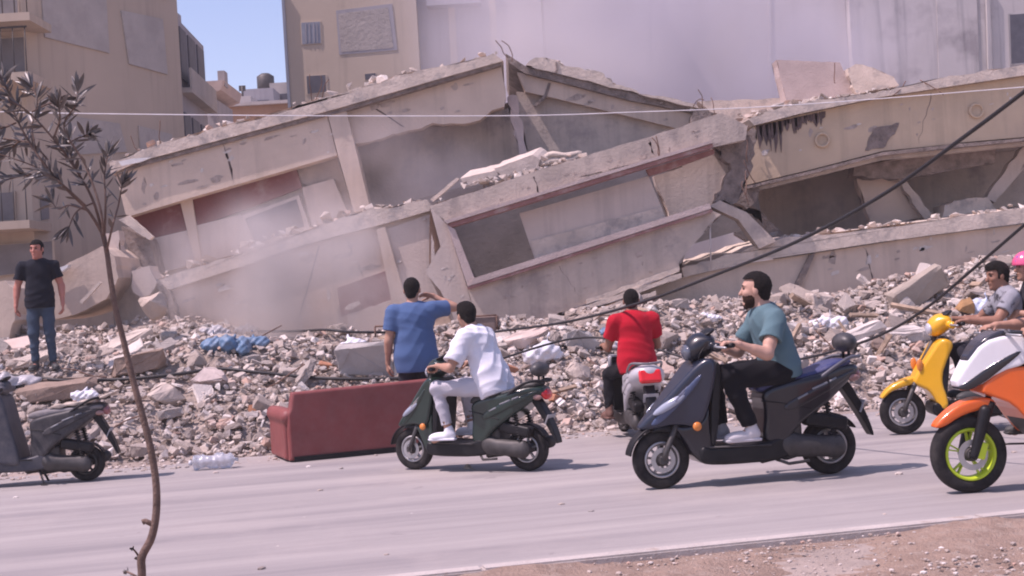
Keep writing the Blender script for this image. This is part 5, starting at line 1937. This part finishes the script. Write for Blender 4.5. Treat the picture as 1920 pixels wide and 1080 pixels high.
def person(label, J, sty, loc, rz, s=1.0, group=None):
    t = thing('person', label, 'person', loc, rz, s, group)
    J = {k: np.array(v, float) for k, v in J.items()}
    u = norm(J['neck'] - J['pel'])
    lat = J['shL'] - J['shR']
    lat = norm(lat - u * (lat @ u))
    dep = np.cross(lat, u)
    M = np.array((dep, lat, u))
    hl = J['hipL'] - J['hipR']
    hl = norm(hl)
    bu = sty.get('bulk', 1.0)
    hf = norm(J['hf'])
    hu = norm(J.get('hu', np.array((0, 0, 1.0))))
    hr_ = norm(np.cross(hu, hf))               # towards the left ear
    hu = np.cross(hf, hr_)
    HM = np.array((hf, hr_, hu))
    H = J['head']

    def hp(a, b, c):
        return H + hf * a + hr_ * b + hu * c

    def head_base(q, g=0.0):
        q.ell(hp(-.008, 0, .035), (.100 + g, .078 + g, .090 + g), HM)
        q.ell(hp(.028, 0, -.035), (.066 + g, .060 + g, .085 + g), HM, k=.03)

    def torso(q, g):
        q.ell(lerp(J['pel'], J['neck'], .74), ((.118 + g) * bu, (.172 + g) * bu, .185), M, k=.05)
        q.ell(lerp(J['pel'], J['neck'], .42), ((.112 + g) * bu * sty.get('belly', 1), (.152 + g) * bu, .20), M, k=.05)
        q.ell(J['pel'] + u * .02, ((.118 + g) * bu, (.165 + g) * bu, .13), M, k=.05)
        for sd in 'LR':
            q.cap(J['neck'] - u * .035, J['sh' + sd] - u * .005, .060 + g * .7, .058 + g, k=.04)
    # --- body: one continuous skin
    q = S(.0068, .02)
    torso(q, -.012)
    head_base(q)
    q.cap(J['neck'] - u * .03, hp(-.022, 0, -.03), .062, .055, k=.03)
    q.cap(hp(.055, 0, -.095), hp(.075, 0, -.10), .024, .02, k=.03)             # chin
    q.cap(hp(.088, 0, .022), hp(.112, 0, -.022), .010, .0145, k=.012)          # nose
    q.ell(hp(.072, 0, .042), (.022, .055, .012), HM, k=.015)                   # brow
    for b_ in (-1, 1):
        q.ell(hp(.088, b_ * .032, .018), (.014, .017, .011), HM, k=.008, op='s')
        q.ell(hp(-.004, b_ * .083, .0), (.022, .012, .034), HM, k=.006)        # ear
        q.ell(hp(.062, b_ * .040, -.015), (.026, .022, .022), HM, k=.02)       # cheek
    q.ell(hp(.091, 0, -.052), (.012, .026, .006), HM, k=.005)
    q.ell(hp(.088, 0, -.066), (.012, .022, .007), HM, k=.005)
    for sd, sg in (('L', 1), ('R', -1)):
        q.cap(J['sh' + sd], J['el' + sd], .052 * bu, .043, k=.03)
        q.cap(lerp(J['sh' + sd], J['el' + sd], .3), lerp(J['sh' + sd], J['el' + sd], .7), .050 * bu, .046, k=.02)
        hd = sty['hand' + sd]
        if hd[0] == 'grip':
            wr = grip_hand(q, hd[1], hd[2], J['el' + sd] - np.array(hd[1]))
        else:
            wr = J['wr' + sd]
            hand(q, wr, hd[1], hd[2], sg * hd[4] if len(hd) > 4 else sg, hd[3])
        q.cap(J['el' + sd], wr, .043, .026, k=.02)
        q.cap(lerp(J['el' + sd], wr, .1), lerp(J['el' + sd], wr, .45), .045, .037, k=.02)
        q.cap(J['hip' + sd], J['kn' + sd], .082 * bu, .056, k=.04)
        q.cap(J['kn' + sd], J['an' + sd], .054, .036, k=.03)
        q.cap(J['an' + sd] - (0, 0, .02), lerp(J['an' + sd], J['toe' + sd], .8) - (0, 0, .02), .036, .03, k=.02)
    body = put('body', q.mesh('body'), sty['skin'], t, True, True)
    for b_ in (-1, 1):
        e = S(.004, .002)
        e.ell(hp(.080, b_ * .032, .018), (.012, .014, .009), HM)
        put('eye', e.mesh('eye'), M_EYE, t, True, True)
        e = S(.004, .002)
        e.ell(hp(.091, b_ * .033, .041), (.008, .024, .006), HM)
        put('eyebrow', e.mesh('eyebrow'), HAIR, t, True, True)
    # --- hair
    hs = sty.get('hair', 'short')
    if hs:
        g = .010 if hs == 'crop' else .017
        q = S(.006, .012)
        q.ell(hp(-.010, 0, .040), (.100 + g, .077 + g, .092 + g), HM)
        if hs in ('short', 'quiff'):
            q.ell(hp(.02, 0, .105), (.085, .068, .040), HM, k=.02)
        q.ell(hp(-.065, 0, -.03), (.045, .062, .062), HM, k=.02)
        fr_ = .030 if hs != 'recede' else .005
        q.box(hp(fr_ + .10, 0, -.045), (.10, .2, .115 if hs != 'recede' else .135), .02, HM, k=0, op='s')
        q.box(hp(.06, 0, -.15), (.09, .2, .13), .02, HM, k=0, op='s')
        q.box(hp(-.02, 0, -.22), (.2, .2, .13), .02, HM, k=0, op='s')
        ph = sum(map(ord, label)) % 7
        put('hair', q.mesh('hair', lambda x, y, z: .0035 * np.sin(150 * x + ph) * np.sin(170 * y) * np.sin(140 * z)), HAIR, t, True, True)
    if sty.get('beard'):
        q = S(.005, .012)
        q.ell(hp(.029, 0, -.046), (.070, .064, .082), HM)
        q.cap(hp(.055, 0, -.10), hp(.07, 0, -.112), .029, .025)
        q.box(hp(.03, 0, .055), (.2, .2, .075), .01, HM, k=0, op='s')
        q.box(hp(-.10, 0, -.08), (.105, .2, .2), .01, HM, k=0, op='s')
        q.ell(hp(.10, 0, -.058), (.03, .022, .013), HM, k=0, op='s')
        q.ell(hp(.105, 0, -.010), (.04, .035, .03), HM, k=0, op='s')
        put('beard', q.mesh('beard', lambda x, y, z: .003 * np.sin(200 * x) * np.sin(210 * y) * np.sin(190 * z)), mat('brown_beard', (.045, .024, .017), .85, .5, 70, .6, 110, spec=.15), t, True, True)
    # --- shirt
    ph = (sum(map(ord, label)) % 97) / 15.0

    def folds(a):
        def f(x, y, z):
            w1 = np.sin(17 * z + 9 * y + 6 * x + 1.8 * np.sin(11 * y + ph) + ph)
            w2 = np.sin(26 * (x * .6 + z * .8) - 12 * y + 2 * np.sin(9 * z + ph))
            w3 = np.sin(41 * (z * .7 - x * .7) + 17 * y + ph * 2)
            return a * (np.abs(w1) * 1.1 + .8 * np.abs(w2) + .35 * w3 - .9)
        return f
    q = S(.0075, .03)
    g = sty.get('loose', .012)
    torso(q, g)
    hem = sty.get('hem', .10)
    q.ell(J['pel'] + u * .02, ((.130 + g) * bu, (.178 + g) * bu, .38), M, k=.04)
    sl_ = sty.get('sleeve', .62)
    for sd in 'LR':
        e = lerp(J['sh' + sd], J['el' + sd], sl_)
        q.cap(J['sh' + sd], e, (.064 + g * .8) * bu, .064 + g * 1.2, k=.035, flat=True)
    ax_ = sty.get('hemaxis', u)
    ax_ = norm(ax_)
    HB = np.array((norm(np.cross(lat, ax_)), lat, ax_))
    q.box(J['pel'] - ax_ * (hem + .3), (.5, .6, .3), .004, HB, k=0, op='s')
    for sd in 'LR':
        a_, b_ = lerp(J['sh' + sd], J['el' + sd], sl_ - .16), lerp(J['sh' + sd], J['el' + sd], sl_ + .08)
        q.cap(a_, b_, .05, .058, k=0, op='s')
    q.ell(J['neck'] + u * .05, (.062, .068, .055), M, k=0, op='s')
    put('shirt', q.mesh('shirt', folds(sty.get('fold', .0068))), sty['shirt'], t, True, True)
    # --- trousers
    q = S(.0075, .03)
    q.ell(J['pel'] + u * .01, (.128 * bu, .172 * bu, .125), M, k=.05)
    tr = sty.get('trw', 1.0)
    for sd in 'LR':
        q.cap(J['hip' + sd], J['kn' + sd], .098 * bu * tr, .074 * tr, k=.05)
        q.cap(J['kn' + sd], lerp(J['kn' + sd], J['an' + sd], sty.get('trl', .93)), .069 * tr, .054 * tr, k=.035, flat=True)
    for sd in 'LR':
        q.cap(lerp(J['kn' + sd], J['an' + sd], sty.get('trl', .93) - .05), lerp(J['kn' + sd], J['an' + sd], 1.02), .042, .044, k=0, op='s')
    put('trousers', q.mesh('trousers', folds(.0065)), sty['trousers'], t, True, True)
    # --- shoes
    for sd in 'LR':
        a_, b_ = J['an' + sd], J['toe' + sd]
        d = b_ - a_
        f = norm(d * (1, 1, 0.0) if abs(d[2]) < .12 else d)
        upv = np.array((0, 0, 1.0))
        upv = norm(upv - f * (upv @ f))
        la = np.cross(upv, f)
        FM = np.array((f, la, upv))
        base = a_ + np.array((0, 0, 0)) - upv * .05
        q = S(.006, .03)
        q.ell(base + f * -.015 + upv * .015, (.055, .040, .052), FM)
        q.ell(base + f * .08 + upv * .0, (.10, .044, .045), FM)
        q.ell(base + f * .15 - upv * .006, (.065, .046, .034), FM)
        q.cap(base + upv * .04, a_ + upv * .025, .042, .044)
        q.box(base + f * .07 - upv * .13, (.3, .2, .10), .004, FM, k=0, op='s')
        sh = put('shoe', q.mesh('shoe'), sty['shoes'], t, True, True)
        q = S(.006, .02)
        q.ext([(-.07, -.018), (-.065, -.038), (.20, -.038), (.218, -.02), (.20, -.012), (-.05, -.012)], .043, .008, smooth=0)
        so_ = q.mesh('sole')
        so_.transform(Matrix(((f[0], la[0], upv[0], base[0]), (f[1], la[1], upv[1], base[1]), (f[2], la[2], upv[2], base[2]), (0, 0, 0, 1))))
        put('sole', so_, sty.get('soles', sty['shoes']), sh, True, True)
    return t


def cloth(name, col, var=.06):
    return mat(name, col, .9, var, 5, .35, 160, sheen=.04, spec=.12)


def rider(x=.34, hipz=.84, lean=.12, neckz=1.30, headf=(1, 0, 0), knee=(.80, .20, .78), ank=(.68, .17, .40), toe=(.86, .18, .34), grip=(.87, .30, 1.03), tors=.0, elbow_out=.10, shw=.185, kneeR=None, ankR=None, toeR=None, twist=0.0, elz=None, headoff=(.05, 0, .135)):
    J = {}
    J['pel'] = (x, 0, hipz)
    nx_ = x + lean
    J['neck'] = (nx_, tors, neckz)
    J['head'] = (nx_ + headoff[0], tors + headoff[1], neckz + headoff[2])
    J['hf'] = headf
    for sd, sg in (('L', 1), ('R', -1)):
        J['sh' + sd] = (nx_ - .015 - twist * sg, tors + sg * shw, neckz - .075)
        J['hip' + sd] = (x + .02, sg * .085, hipz - .03)
        kn_, an_, to_ = (knee, ank, toe) if sd == 'L' or kneeR is None else (kneeR, ankR, toeR)
        J['kn' + sd] = (kn_[0], sg * kn_[1], kn_[2])
        J['an' + sd] = (an_[0], sg * an_[1], an_[2])
        J['toe' + sd] = (to_[0], sg * to_[1], to_[2])
        gp = np.array((grip[0], sg * grip[1], grip[2]))
        wr = gp + np.array((-.09, 0, .03))
        shp = np.array(J['sh' + sd])
        mid = (shp + wr) / 2
        d = np.linalg.norm(wr - shp)
        up_, fo = .29, .26
        L = max(.02, ((up_ + fo) / 2) ** 2 - (d / 2) ** 2) ** .5
        dirv = norm(np.array((-.25, sg * elbow_out * 6, -.9)))
        J['el' + sd] = tuple(mid + dirv * L)
        J['wr' + sd] = tuple(wr)
    return J


def gripsty(grip):
    return dict(handL=('grip', (grip[0], grip[1], grip[2]), (-.15, -1, 0)), handR=('grip', (grip[0], -grip[1], grip[2]), (-.15, 1, 0)))


# bearded rider in teal on the navy scooter, looking away to the left
J = rider(x=.34, hipz=.83, lean=.11, neckz=1.275, headf=(.92, -.38, .02), knee=(.80, .15, .80), ank=(.66, .15, .40), toe=(.86, .15, .34), kneeR=(.84, .13, .79), ankR=(.80, .12, .40), toeR=(.98, .12, .34), elbow_out=.05, shw=.19, headoff=(.055, 0, .14))
person('bearded man in a teal t-shirt and black trousers riding the navy scooter, looking away', J,
       dict(skin=SKIN3, shirt=cloth('teal_jersey', (.105, .185, .21)), trousers=cloth('black_trousers', (.009, .009, .012)), shoes=mat('offwhite_shoe', (.55, .52, .53), .7, .08, 8), hair='recede', beard=True, hem=.08, loose=.016, trw=1.14, **gripsty((.87, .30, 1.03))),
       BLUE.location, blue_rz, blue_s)
# man in white on the green scooter, bent forward
J = rider(x=.34, hipz=.86, lean=.20, neckz=1.40, headf=(.85, -.45, -.05), knee=(.84, .26, .84), ank=(.76, .22, .41), toe=(.96, .26, .33), elbow_out=.12, shw=.20, headoff=(.075, 0, .135))
person('man in a loose white t-shirt and pale trousers sitting bent forward on the green scooter', J,
       dict(skin=SKIN, shirt=cloth('white_jersey', (.74, .74, .80), .03), trousers=cloth('pale_trousers', (.52, .50, .54), .05), shoes=mat('white_shoe', (.76, .76, .80), .6, .05, 8), hair='short', hem=.13, loose=.03, fold=.010, trl=.84, sleeve=.82, bulk=1.12, **gripsty((.87, .30, 1.03))),
       GREEN.location, green_rz, green_s)
# man in red, seen from behind
J = rider(x=.34, hipz=.84, lean=.07, neckz=1.37, headf=(.9, -.25, -.1), knee=(.78, .24, .70), ank=(.66, .28, .30), toe=(.82, .30, .24), elbow_out=.04, shw=.205, grip=(.83, .27, 1.0), headoff=(.04, 0, .135))
person('man in a red t-shirt sitting with his back turned on the silver scooter', J,
       dict(skin=SKIN2, shirt=cloth('red_jersey', (.50, .014, .028), .05), trousers=cloth('black_trousers', (.009, .009, .012)), shoes=mat('brown_sandal', (.16, .08, .06), .7), hair='crop', beard=True, hem=.12, loose=.02, fold=.0045, bulk=1.1, **gripsty((.83, .27, 1.0))),
       RED.location, red_rz, red_s * 1.03)
# boy in grey on the yellow scooter
J = rider(x=.22, hipz=.82, lean=.08, neckz=1.32, grip=(.82, .30, 1.03), headf=(.96, .25, -.1), knee=(.74, .2, .76), ank=(.64, .17, .40), toe=(.82, .18, .34), elbow_out=.10, shw=.18, headoff=(.06, 0, .13))
person('young man with short dark hair in a grey top, riding the yellow scooter', J,
       dict(skin=SKIN2, shirt=mat('grey_print', (.27, .27, .30), .9, .15, 5, .3, 120, patch=((.05, .05, .06), 9, .55, .62)), trousers=cloth('dark_trousers', (.025, .025, .034)), shoes=mat('dark_shoe', (.05, .05, .05), .6), hair='short', hem=.08, **gripsty((.82, .30, 1.03))),
       YEL.location, yel_rz, yel_s)
# passenger with the pink helmet
J = rider(x=-.01, hipz=.86, lean=.04, neckz=1.38, headf=(1, .1, 0), knee=(.42, .26, .72), ank=(.30, .24, .34), toe=(.46, .26, .28), grip=(.30, .16, 1.05), elbow_out=.2, shw=.18)
pas = person('passenger with a pink helmet sitting behind the young man on the yellow scooter', J,
       dict(skin=SKIN, shirt=cloth('dark_top', (.04, .04, .05)), trousers=cloth('dark_trousers', (.025, .025, .034)), shoes=mat('dark_shoe', (.05, .05, .05)), hair=None, handL=('grip', (.30, .16, 1.05), (.2, -.6, .8)), handR=('grip', (.30, -.16, 1.05), (.2, .6, .8))),
       YEL.location, yel_rz, yel_s)
hd = np.array(J['head'])
q = S(.008, .02)
q.ell(hd + (0, 0, .035), (.135, .120, .130))
q.box(hd + (.14, 0, -.06), (.10, .2, .085), .02, k=0, op='s')
q.box(hd + (0, 0, -.20), (.2, .2, .115), .01, k=0, op='s')
he = put('helmet', q.mesh('helmet'), mat('pink_helmet', (.72, .10, .22), .25, .1, 5, coat=.5, patch=((.08, .10, .35), 7, .56, .6)), pas, True, True)
# rider of the orange scooter (mostly outside the picture)
J = rider(x=.38, hipz=.88, lean=.10, neckz=1.40, headf=(1, 0, 0), knee=(.86, .26, .78), ank=(.74, .24, .44), toe=(.92, .25, .38), grip=(1.02, .31, 1.105), elbow_out=.16, shw=.2)
person('rider in dark clothes holding the handlebar of the orange scooter at the right edge', J,
       dict(skin=SKIN, shirt=cloth('dark_top', (.04, .04, .05)), trousers=cloth('dark_trousers', (.025, .025, .034)), shoes=mat('dark_shoe', (.05, .05, .05)), hair='short', **gripsty((1.02, .31, 1.105))),
       ORG.location, org_rz, org_s)

# man in the blue shirt standing behind the sofa, hand raised to his brow
JS = dict(pel=(0, 0, .95), neck=(.015, 0, 1.50), head=(.045, 0, 1.655), hf=(.95, -.22, -.02), shL=(0, .205, 1.425), shR=(0, -.205, 1.44),
          hipL=(0, .09, .93), hipR=(0, -.09, .93), knL=(.02, .11, .50), knR=(.02, -.11, .50), anL=(-.01, .12, .085), anR=(-.01, -.12, .085), toeL=(.15, .15, .04), toeR=(.15, -.15, .04),
          elL=(-.02, .275, 1.14), wrL=(.05, .30, .90), elR=(.12, -.44, 1.45), wrR=(.17, -.22, 1.585))
p = G(790, 838)
person('man in a blue t-shirt standing behind the red sofa, one hand raised to his brow', JS,
       dict(skin=SKIN, shirt=cloth('blue_jersey', (.075, .135, .27)), trousers=cloth('dark_trousers', (.025, .025, .034)), shoes=mat('dark_shoe', (.05, .05, .05)), hair='crop', hem=.16, sleeve=.66, loose=.02, fold=.004, bulk=1.2, belly=1.1,
            handL=('relax', (.15, .02, -1), (.3, -1, 0), .35, 1), handR=('relax', (-.1, 1, .25), (-.6, 0, -1), .2, 1)),
       (p.x, p.y, 0), R(90 + 4), 1.03)
# man in dark t-shirt and jeans standing on the rubble, facing us
JL = dict(pel=(0, 0, .93), neck=(-.01, 0, 1.47), head=(.02, 0, 1.62), hf=(.94, -.30, -.05), shL=(-.01, .20, 1.40), shR=(-.01, -.20, 1.40),
          hipL=(0, .09, .91), hipR=(0, -.09, .91), knL=(.03, .11, .49), knR=(.03, -.10, .49), anL=(0, .13, .085), anR=(0, -.10, .085), toeL=(.16, .19, .04), toeR=(.17, -.13, .04),
          elL=(-.03, .285, 1.12), wrL=(.04, .30, .87), elR=(-.04, -.29, 1.12), wrR=(.02, -.31, .87))
pl = heap_hit(82, 690)
person('man in a dark navy t-shirt and blue jeans standing on the rubble at the left', JL,
       dict(skin=mat('skin_flushed', (.46, .18, .13), .55, .08, 6, .05, 60), shirt=cloth('navy_jersey', (.014, .016, .024)), trousers=cloth('blue_jeans', (.055, .080, .115), .15), shoes=mat('dark_shoe', (.05, .05, .05)), hair='crop', hem=.10, bulk=1.04, trw=.98,
            handL=('relax', (.12, .0, -1), (0, -1, 0), .4, 1), handR=('relax', (.12, .0, -1), (0, 1, 0), .4, 1)),
       (pl.x, pl.y, pl.z - .02), R(-90 + 10), .94)

# ------------------------------------------------------------------ sapling in the near verge
ty = 6.0
base = W(268, 1080, ty)
tr = thing('sapling', 'slender bent sapling with narrow grey green leaves standing in the near verge at left', 'tree', (base.x, ty, 0), 0, 1)
TP = [(-.0, 0)]
tp_px = [(262, 1290), (264, 1180), (266, 1080), (266, 1045), (284, 1008), (293, 960), (292, 900), (280, 830), (262, 760), (246, 700), (232, 640), (217, 580), (207, 520), (200, 470), (192, 436)]
P = [W(x, y, ty) for x, y in tp_px]
P[0].z = -.05
M_BARK = mat('sapling_bark', (.19, .125, .10), .9, .25, 14, .6, 60)
bm = bmesh.new()
CP = catmull(P, 6)
tube(bm, CP, [.018 - .008 * min(1, max(0, (i - 18)) / (len(CP) - 19)) for i in range(len(CP))], 10)
tube(bm, [W(287, 984, ty), W(272, 977, ty), W(268, 979, ty)], [.012, .012, .014], 7)
put('trunk', bm, M_BARK, tr)
lr_ = random.Random(42)
br = bmesh.new()
lf = bmesh.new()


def leaf(p, d, L, wd):
    d = d.normalized()
    sdv = d.cross(Vector((lr_.uniform(-1, 1), lr_.uniform(-1, 1), lr_.uniform(-.3, 1)))).normalized()
    nn = sdv.cross(d)
    c = .10 * L * lr_.uniform(.3, 1.4)
    row = []
    for t, k in ((0, .15), (.25, .8), (.55, 1), (.8, .65), (1, .04)):
        q = p + d * L * t - nn * c * t * t
        row.append((lf.verts.new(q - sdv * wd * k), lf.verts.new(q + nn * wd * .35 * k), lf.verts.new(q + sdv * wd * k)))
    for a, b in zip(row, row[1:]):
        for i in (0, 1):
            f = lf.faces.new((a[i], a[i + 1], b[i + 1], b[i]))
            f.smooth = True


def twig(pts, r0, r1, leaves, spread=.9, L=.085, tip=6):
    C = catmull(pts, 6)
    tube(br, C, [r0 + (r1 - r0) * i / (len(C) - 1) for i in range(len(C))], 6)
    for k in range(leaves):
        t = lr_.uniform(.30, 1)
        i = min(len(C) - 2, int(t * (len(C) - 1)))
        p = C[i]
        ax = (C[i + 1] - C[i]).normalized()
        o = Vector((lr_.gauss(0, 1), lr_.gauss(0, 1), lr_.gauss(0, 1)))
        o = (o - ax * o.dot(ax)).normalized()
        leaf(p, ax * lr_.uniform(.35, 1.0) + o * spread * lr_.uniform(.4, 1.1), L * lr_.uniform(.55, 1.15), .0072 * lr_.uniform(.6, 1.25))
    ax = (C[-1] - C[-3]).normalized()
    for k in range(tip):
        o = Vector((lr_.gauss(0, 1), lr_.gauss(0, 1), lr_.gauss(0, 1))).normalized()
        leaf(C[-1], ax + o * .55, L * lr_.uniform(.7, 1.15), .009)


def px(*l):
    z = 0
    out = []
    for x, y in l:
        z += lr_.uniform(-.06, .06)
        out.append(W(x, y, ty + z))
    return out


stems = [
    (px((193, 440), (165, 395), (120, 350), (70, 290), (30, 220), (5, 150)), .008, .003, 46),
    (px((193, 440), (176, 380), (150, 330), (100, 260), (40, 200), (-20, 180)), .0075, .003, 46),
    (px((194, 442), (188, 390), (160, 310), (120, 240), (140, 200), (146, 172)), .0065, .0025, 20),
    (px((196, 445), (198, 380), (196, 330), (202, 290)), .006, .0025, 16),
    (px((200, 470), (212, 420), (222, 385), (228, 350)), .006, .003, 8),
    (px((160, 385), (110, 340), (60, 310), (-30, 280)), .005, .0025, 34),
    (px((120, 350), (90, 330), (40, 330), (-10, 345)), .006, .003, 26),
    (px((150, 330), (135, 300), (130, 262)), .005, .003, 12),
    (px((70, 290), (60, 240), (70, 190), (60, 165)), .005, .003, 20),
    (px((100, 260), (112, 225), (110, 200)), .005, .003, 10),
    (px((40, 200), (20, 180), (-10, 120)), .005, .003, 18),
    (px((176, 380), (150, 392), (138, 405), (130, 425)), .004, .002, 5),
    (px((165, 395), (130, 385), (110, 392), (98, 380)), .004, .002, 6),
    (px((30, 230), (0, 240), (-40, 230)), .005, .003, 20),
    (px((90, 300), (60, 270), (20, 262), (-30, 255)), .005, .003, 26),
    (px((60, 255), (30, 270), (0, 300)), .005, .003, 18),
    (px((110, 280), (140, 262), (165, 252)), .004, .003, 9),
    (px((60, 210), (90, 195), (120, 190)), .004, .003, 9),
    (px((266, 1060), (258, 1040), (250, 1030)), .007, .004, 2),
    (px((266, 1090), (250, 1078), (238, 1072)), .007, .004, 2)]
for i, (P, a, c, n) in enumerate(stems):
    if i >= 18:
        if i == 18:
            put('branches', br, M_BARK, tr)
        br = bmesh.new()
    twig(P, a, c, int(n * 1.35), L=.09 if i < 18 else .028, tip=9 if i < 18 else 5)
    if i >= 18:
        put('sprout', br, M_BARK, tr)
ml = mat('grey_green_leaf', (.125, .108, .100), .42, .4, 9, spec=.6)
put('foliage', lf, ml, tr)

# ------------------------------------------------------------------ dust hanging over the collapse
def dust_cloud(name, label, c, r, dens, scale=1.0, col=(.92, .86, .84), seed=0):
    bm = bmesh.new()
    bmesh.ops.create_icosphere(bm, subdivisions=3, radius=1.0, matrix=Matrix.Diagonal((*r, 1)))
    m = bpy.data.materials.new(name)
    m.use_nodes = True
    n, L = m.node_tree.nodes, m.node_tree.links
    n.remove(n['Principled BSDF'])
    out = n['Material Output']
    v = n.new('ShaderNodeVolumePrincipled')
    v.inputs['Color'].default_value = (*col, 1)
    v.inputs['Anisotropy'].default_value = 0.2
    L.new(v.outputs[0], out.inputs['Volume'])
    tc = n.new('ShaderNodeTexCoord')
    mp = n.new('ShaderNodeMapping')
    mp.inputs['Scale'].default_value = tuple(1 / q for q in r)
    L.new(tc.outputs['Object'], mp.inputs[0])
    ln = n.new('ShaderNodeVectorMath')
    ln.operation = 'LENGTH'
    L.new(mp.outputs[0], ln.inputs[0])
    t = n.new('ShaderNodeTexNoise')
    t.inputs['Scale'].default_value = scale
    t.inputs['Detail'].default_value = 3
    ad = n.new('ShaderNodeVectorMath')
    ad.inputs[1].default_value = (seed * 3.1, seed * 7.7, seed)
    L.new(tc.outputs['Object'], ad.inputs[0])
    L.new(ad.outputs[0], t.inputs['Vector'])
    a = n.new('ShaderNodeMapRange')
    a.inputs[1].default_value, a.inputs[2].default_value, a.inputs[3].default_value, a.inputs[4].default_value = 1.0, 0.25, 0, 1
    a.interpolation_type = 'SMOOTHSTEP'
    L.new(ln.outputs['Value'], a.inputs[0])
    b_ = n.new('ShaderNodeMapRange')
    b_.inputs[1].default_value, b_.inputs[2].default_value = .36, .68
    L.new(t.outputs[0], b_.inputs[0])
    mu = n.new('ShaderNodeMath')
    mu.operation = 'MULTIPLY'
    L.new(a.outputs[0], mu.inputs[0])
    L.new(b_.outputs[0], mu.inputs[1])
    m2 = n.new('ShaderNodeMath')
    m2.operation = 'MULTIPLY'
    L.new(mu.outputs[0], m2.inputs[0])
    m2.inputs[1].default_value = dens
    L.new(m2.outputs[0], v.inputs['Density'])
    o = put(name, bm, m)
    o.location = c
    tag(o, label, 'dust', kind='stuff')
    return o


sc.cycles.volume_step_rate = 2.0
sc.cycles.volume_max_steps = 48
dust_cloud('dust_cloud', 'pale dust drifting in front of the lower storey at left', W(540, 560, 20.0), (2.7, 1.0, 1.9), 2.6, .8, seed=1)
dust_cloud('dust_cloud', 'dust hanging in front of the maroon wall and its window', W(560, 400, 22.0), (1.6, .7, 1.0), .6, .9, seed=5)
dust_cloud('dust_cloud', 'dust plume rising over the ridge between the two roof slopes', W(1010, 90, 26.5), (3.2, 1.8, 2.2), .4, .5, seed=6)
dust_cloud('dust_cloud', 'grey dust filling the recess under the ridge', W(760, 330, 22.6), (2.4, 1.1, 1.3), 1.0, .7, (.80, .76, .80), seed=2)
dust_cloud('dust_cloud', 'wide pale veil of dust rising behind the collapse in front of the whitewashed wall', W(1270, 100, 32), (8.0, 4.0, 6.0), .75, .30, (.92, .88, .96), seed=3)
dust_cloud('dust_cloud', 'thin dust in the openings under the ochre parapet', W(1560, 390, 22.9), (2.6, .9, 1.0), .6, .7, (.74, .70, .76), seed=4)

# the air of the place is full of fine dust
bm = bmesh.new()
box(bm, (0, 45, 10.5), (160, 120, 23))
m = bpy.data.materials.new('haze')
m.use_nodes = True
n = m.node_tree.nodes
n.remove(n['Principled BSDF'])
v = n.new('ShaderNodeVolumePrincipled')
v.inputs['Color'].default_value = (.92, .88, .90, 1)
v.inputs['Density'].default_value = .0009
m.node_tree.links.new(v.outputs[0], n['Material Output'].inputs['Volume'])
hz = put('haze', bm, m)
tag(hz, 'thin pinkish dust haze filling the air of the whole street', 'haze', kind='stuff')
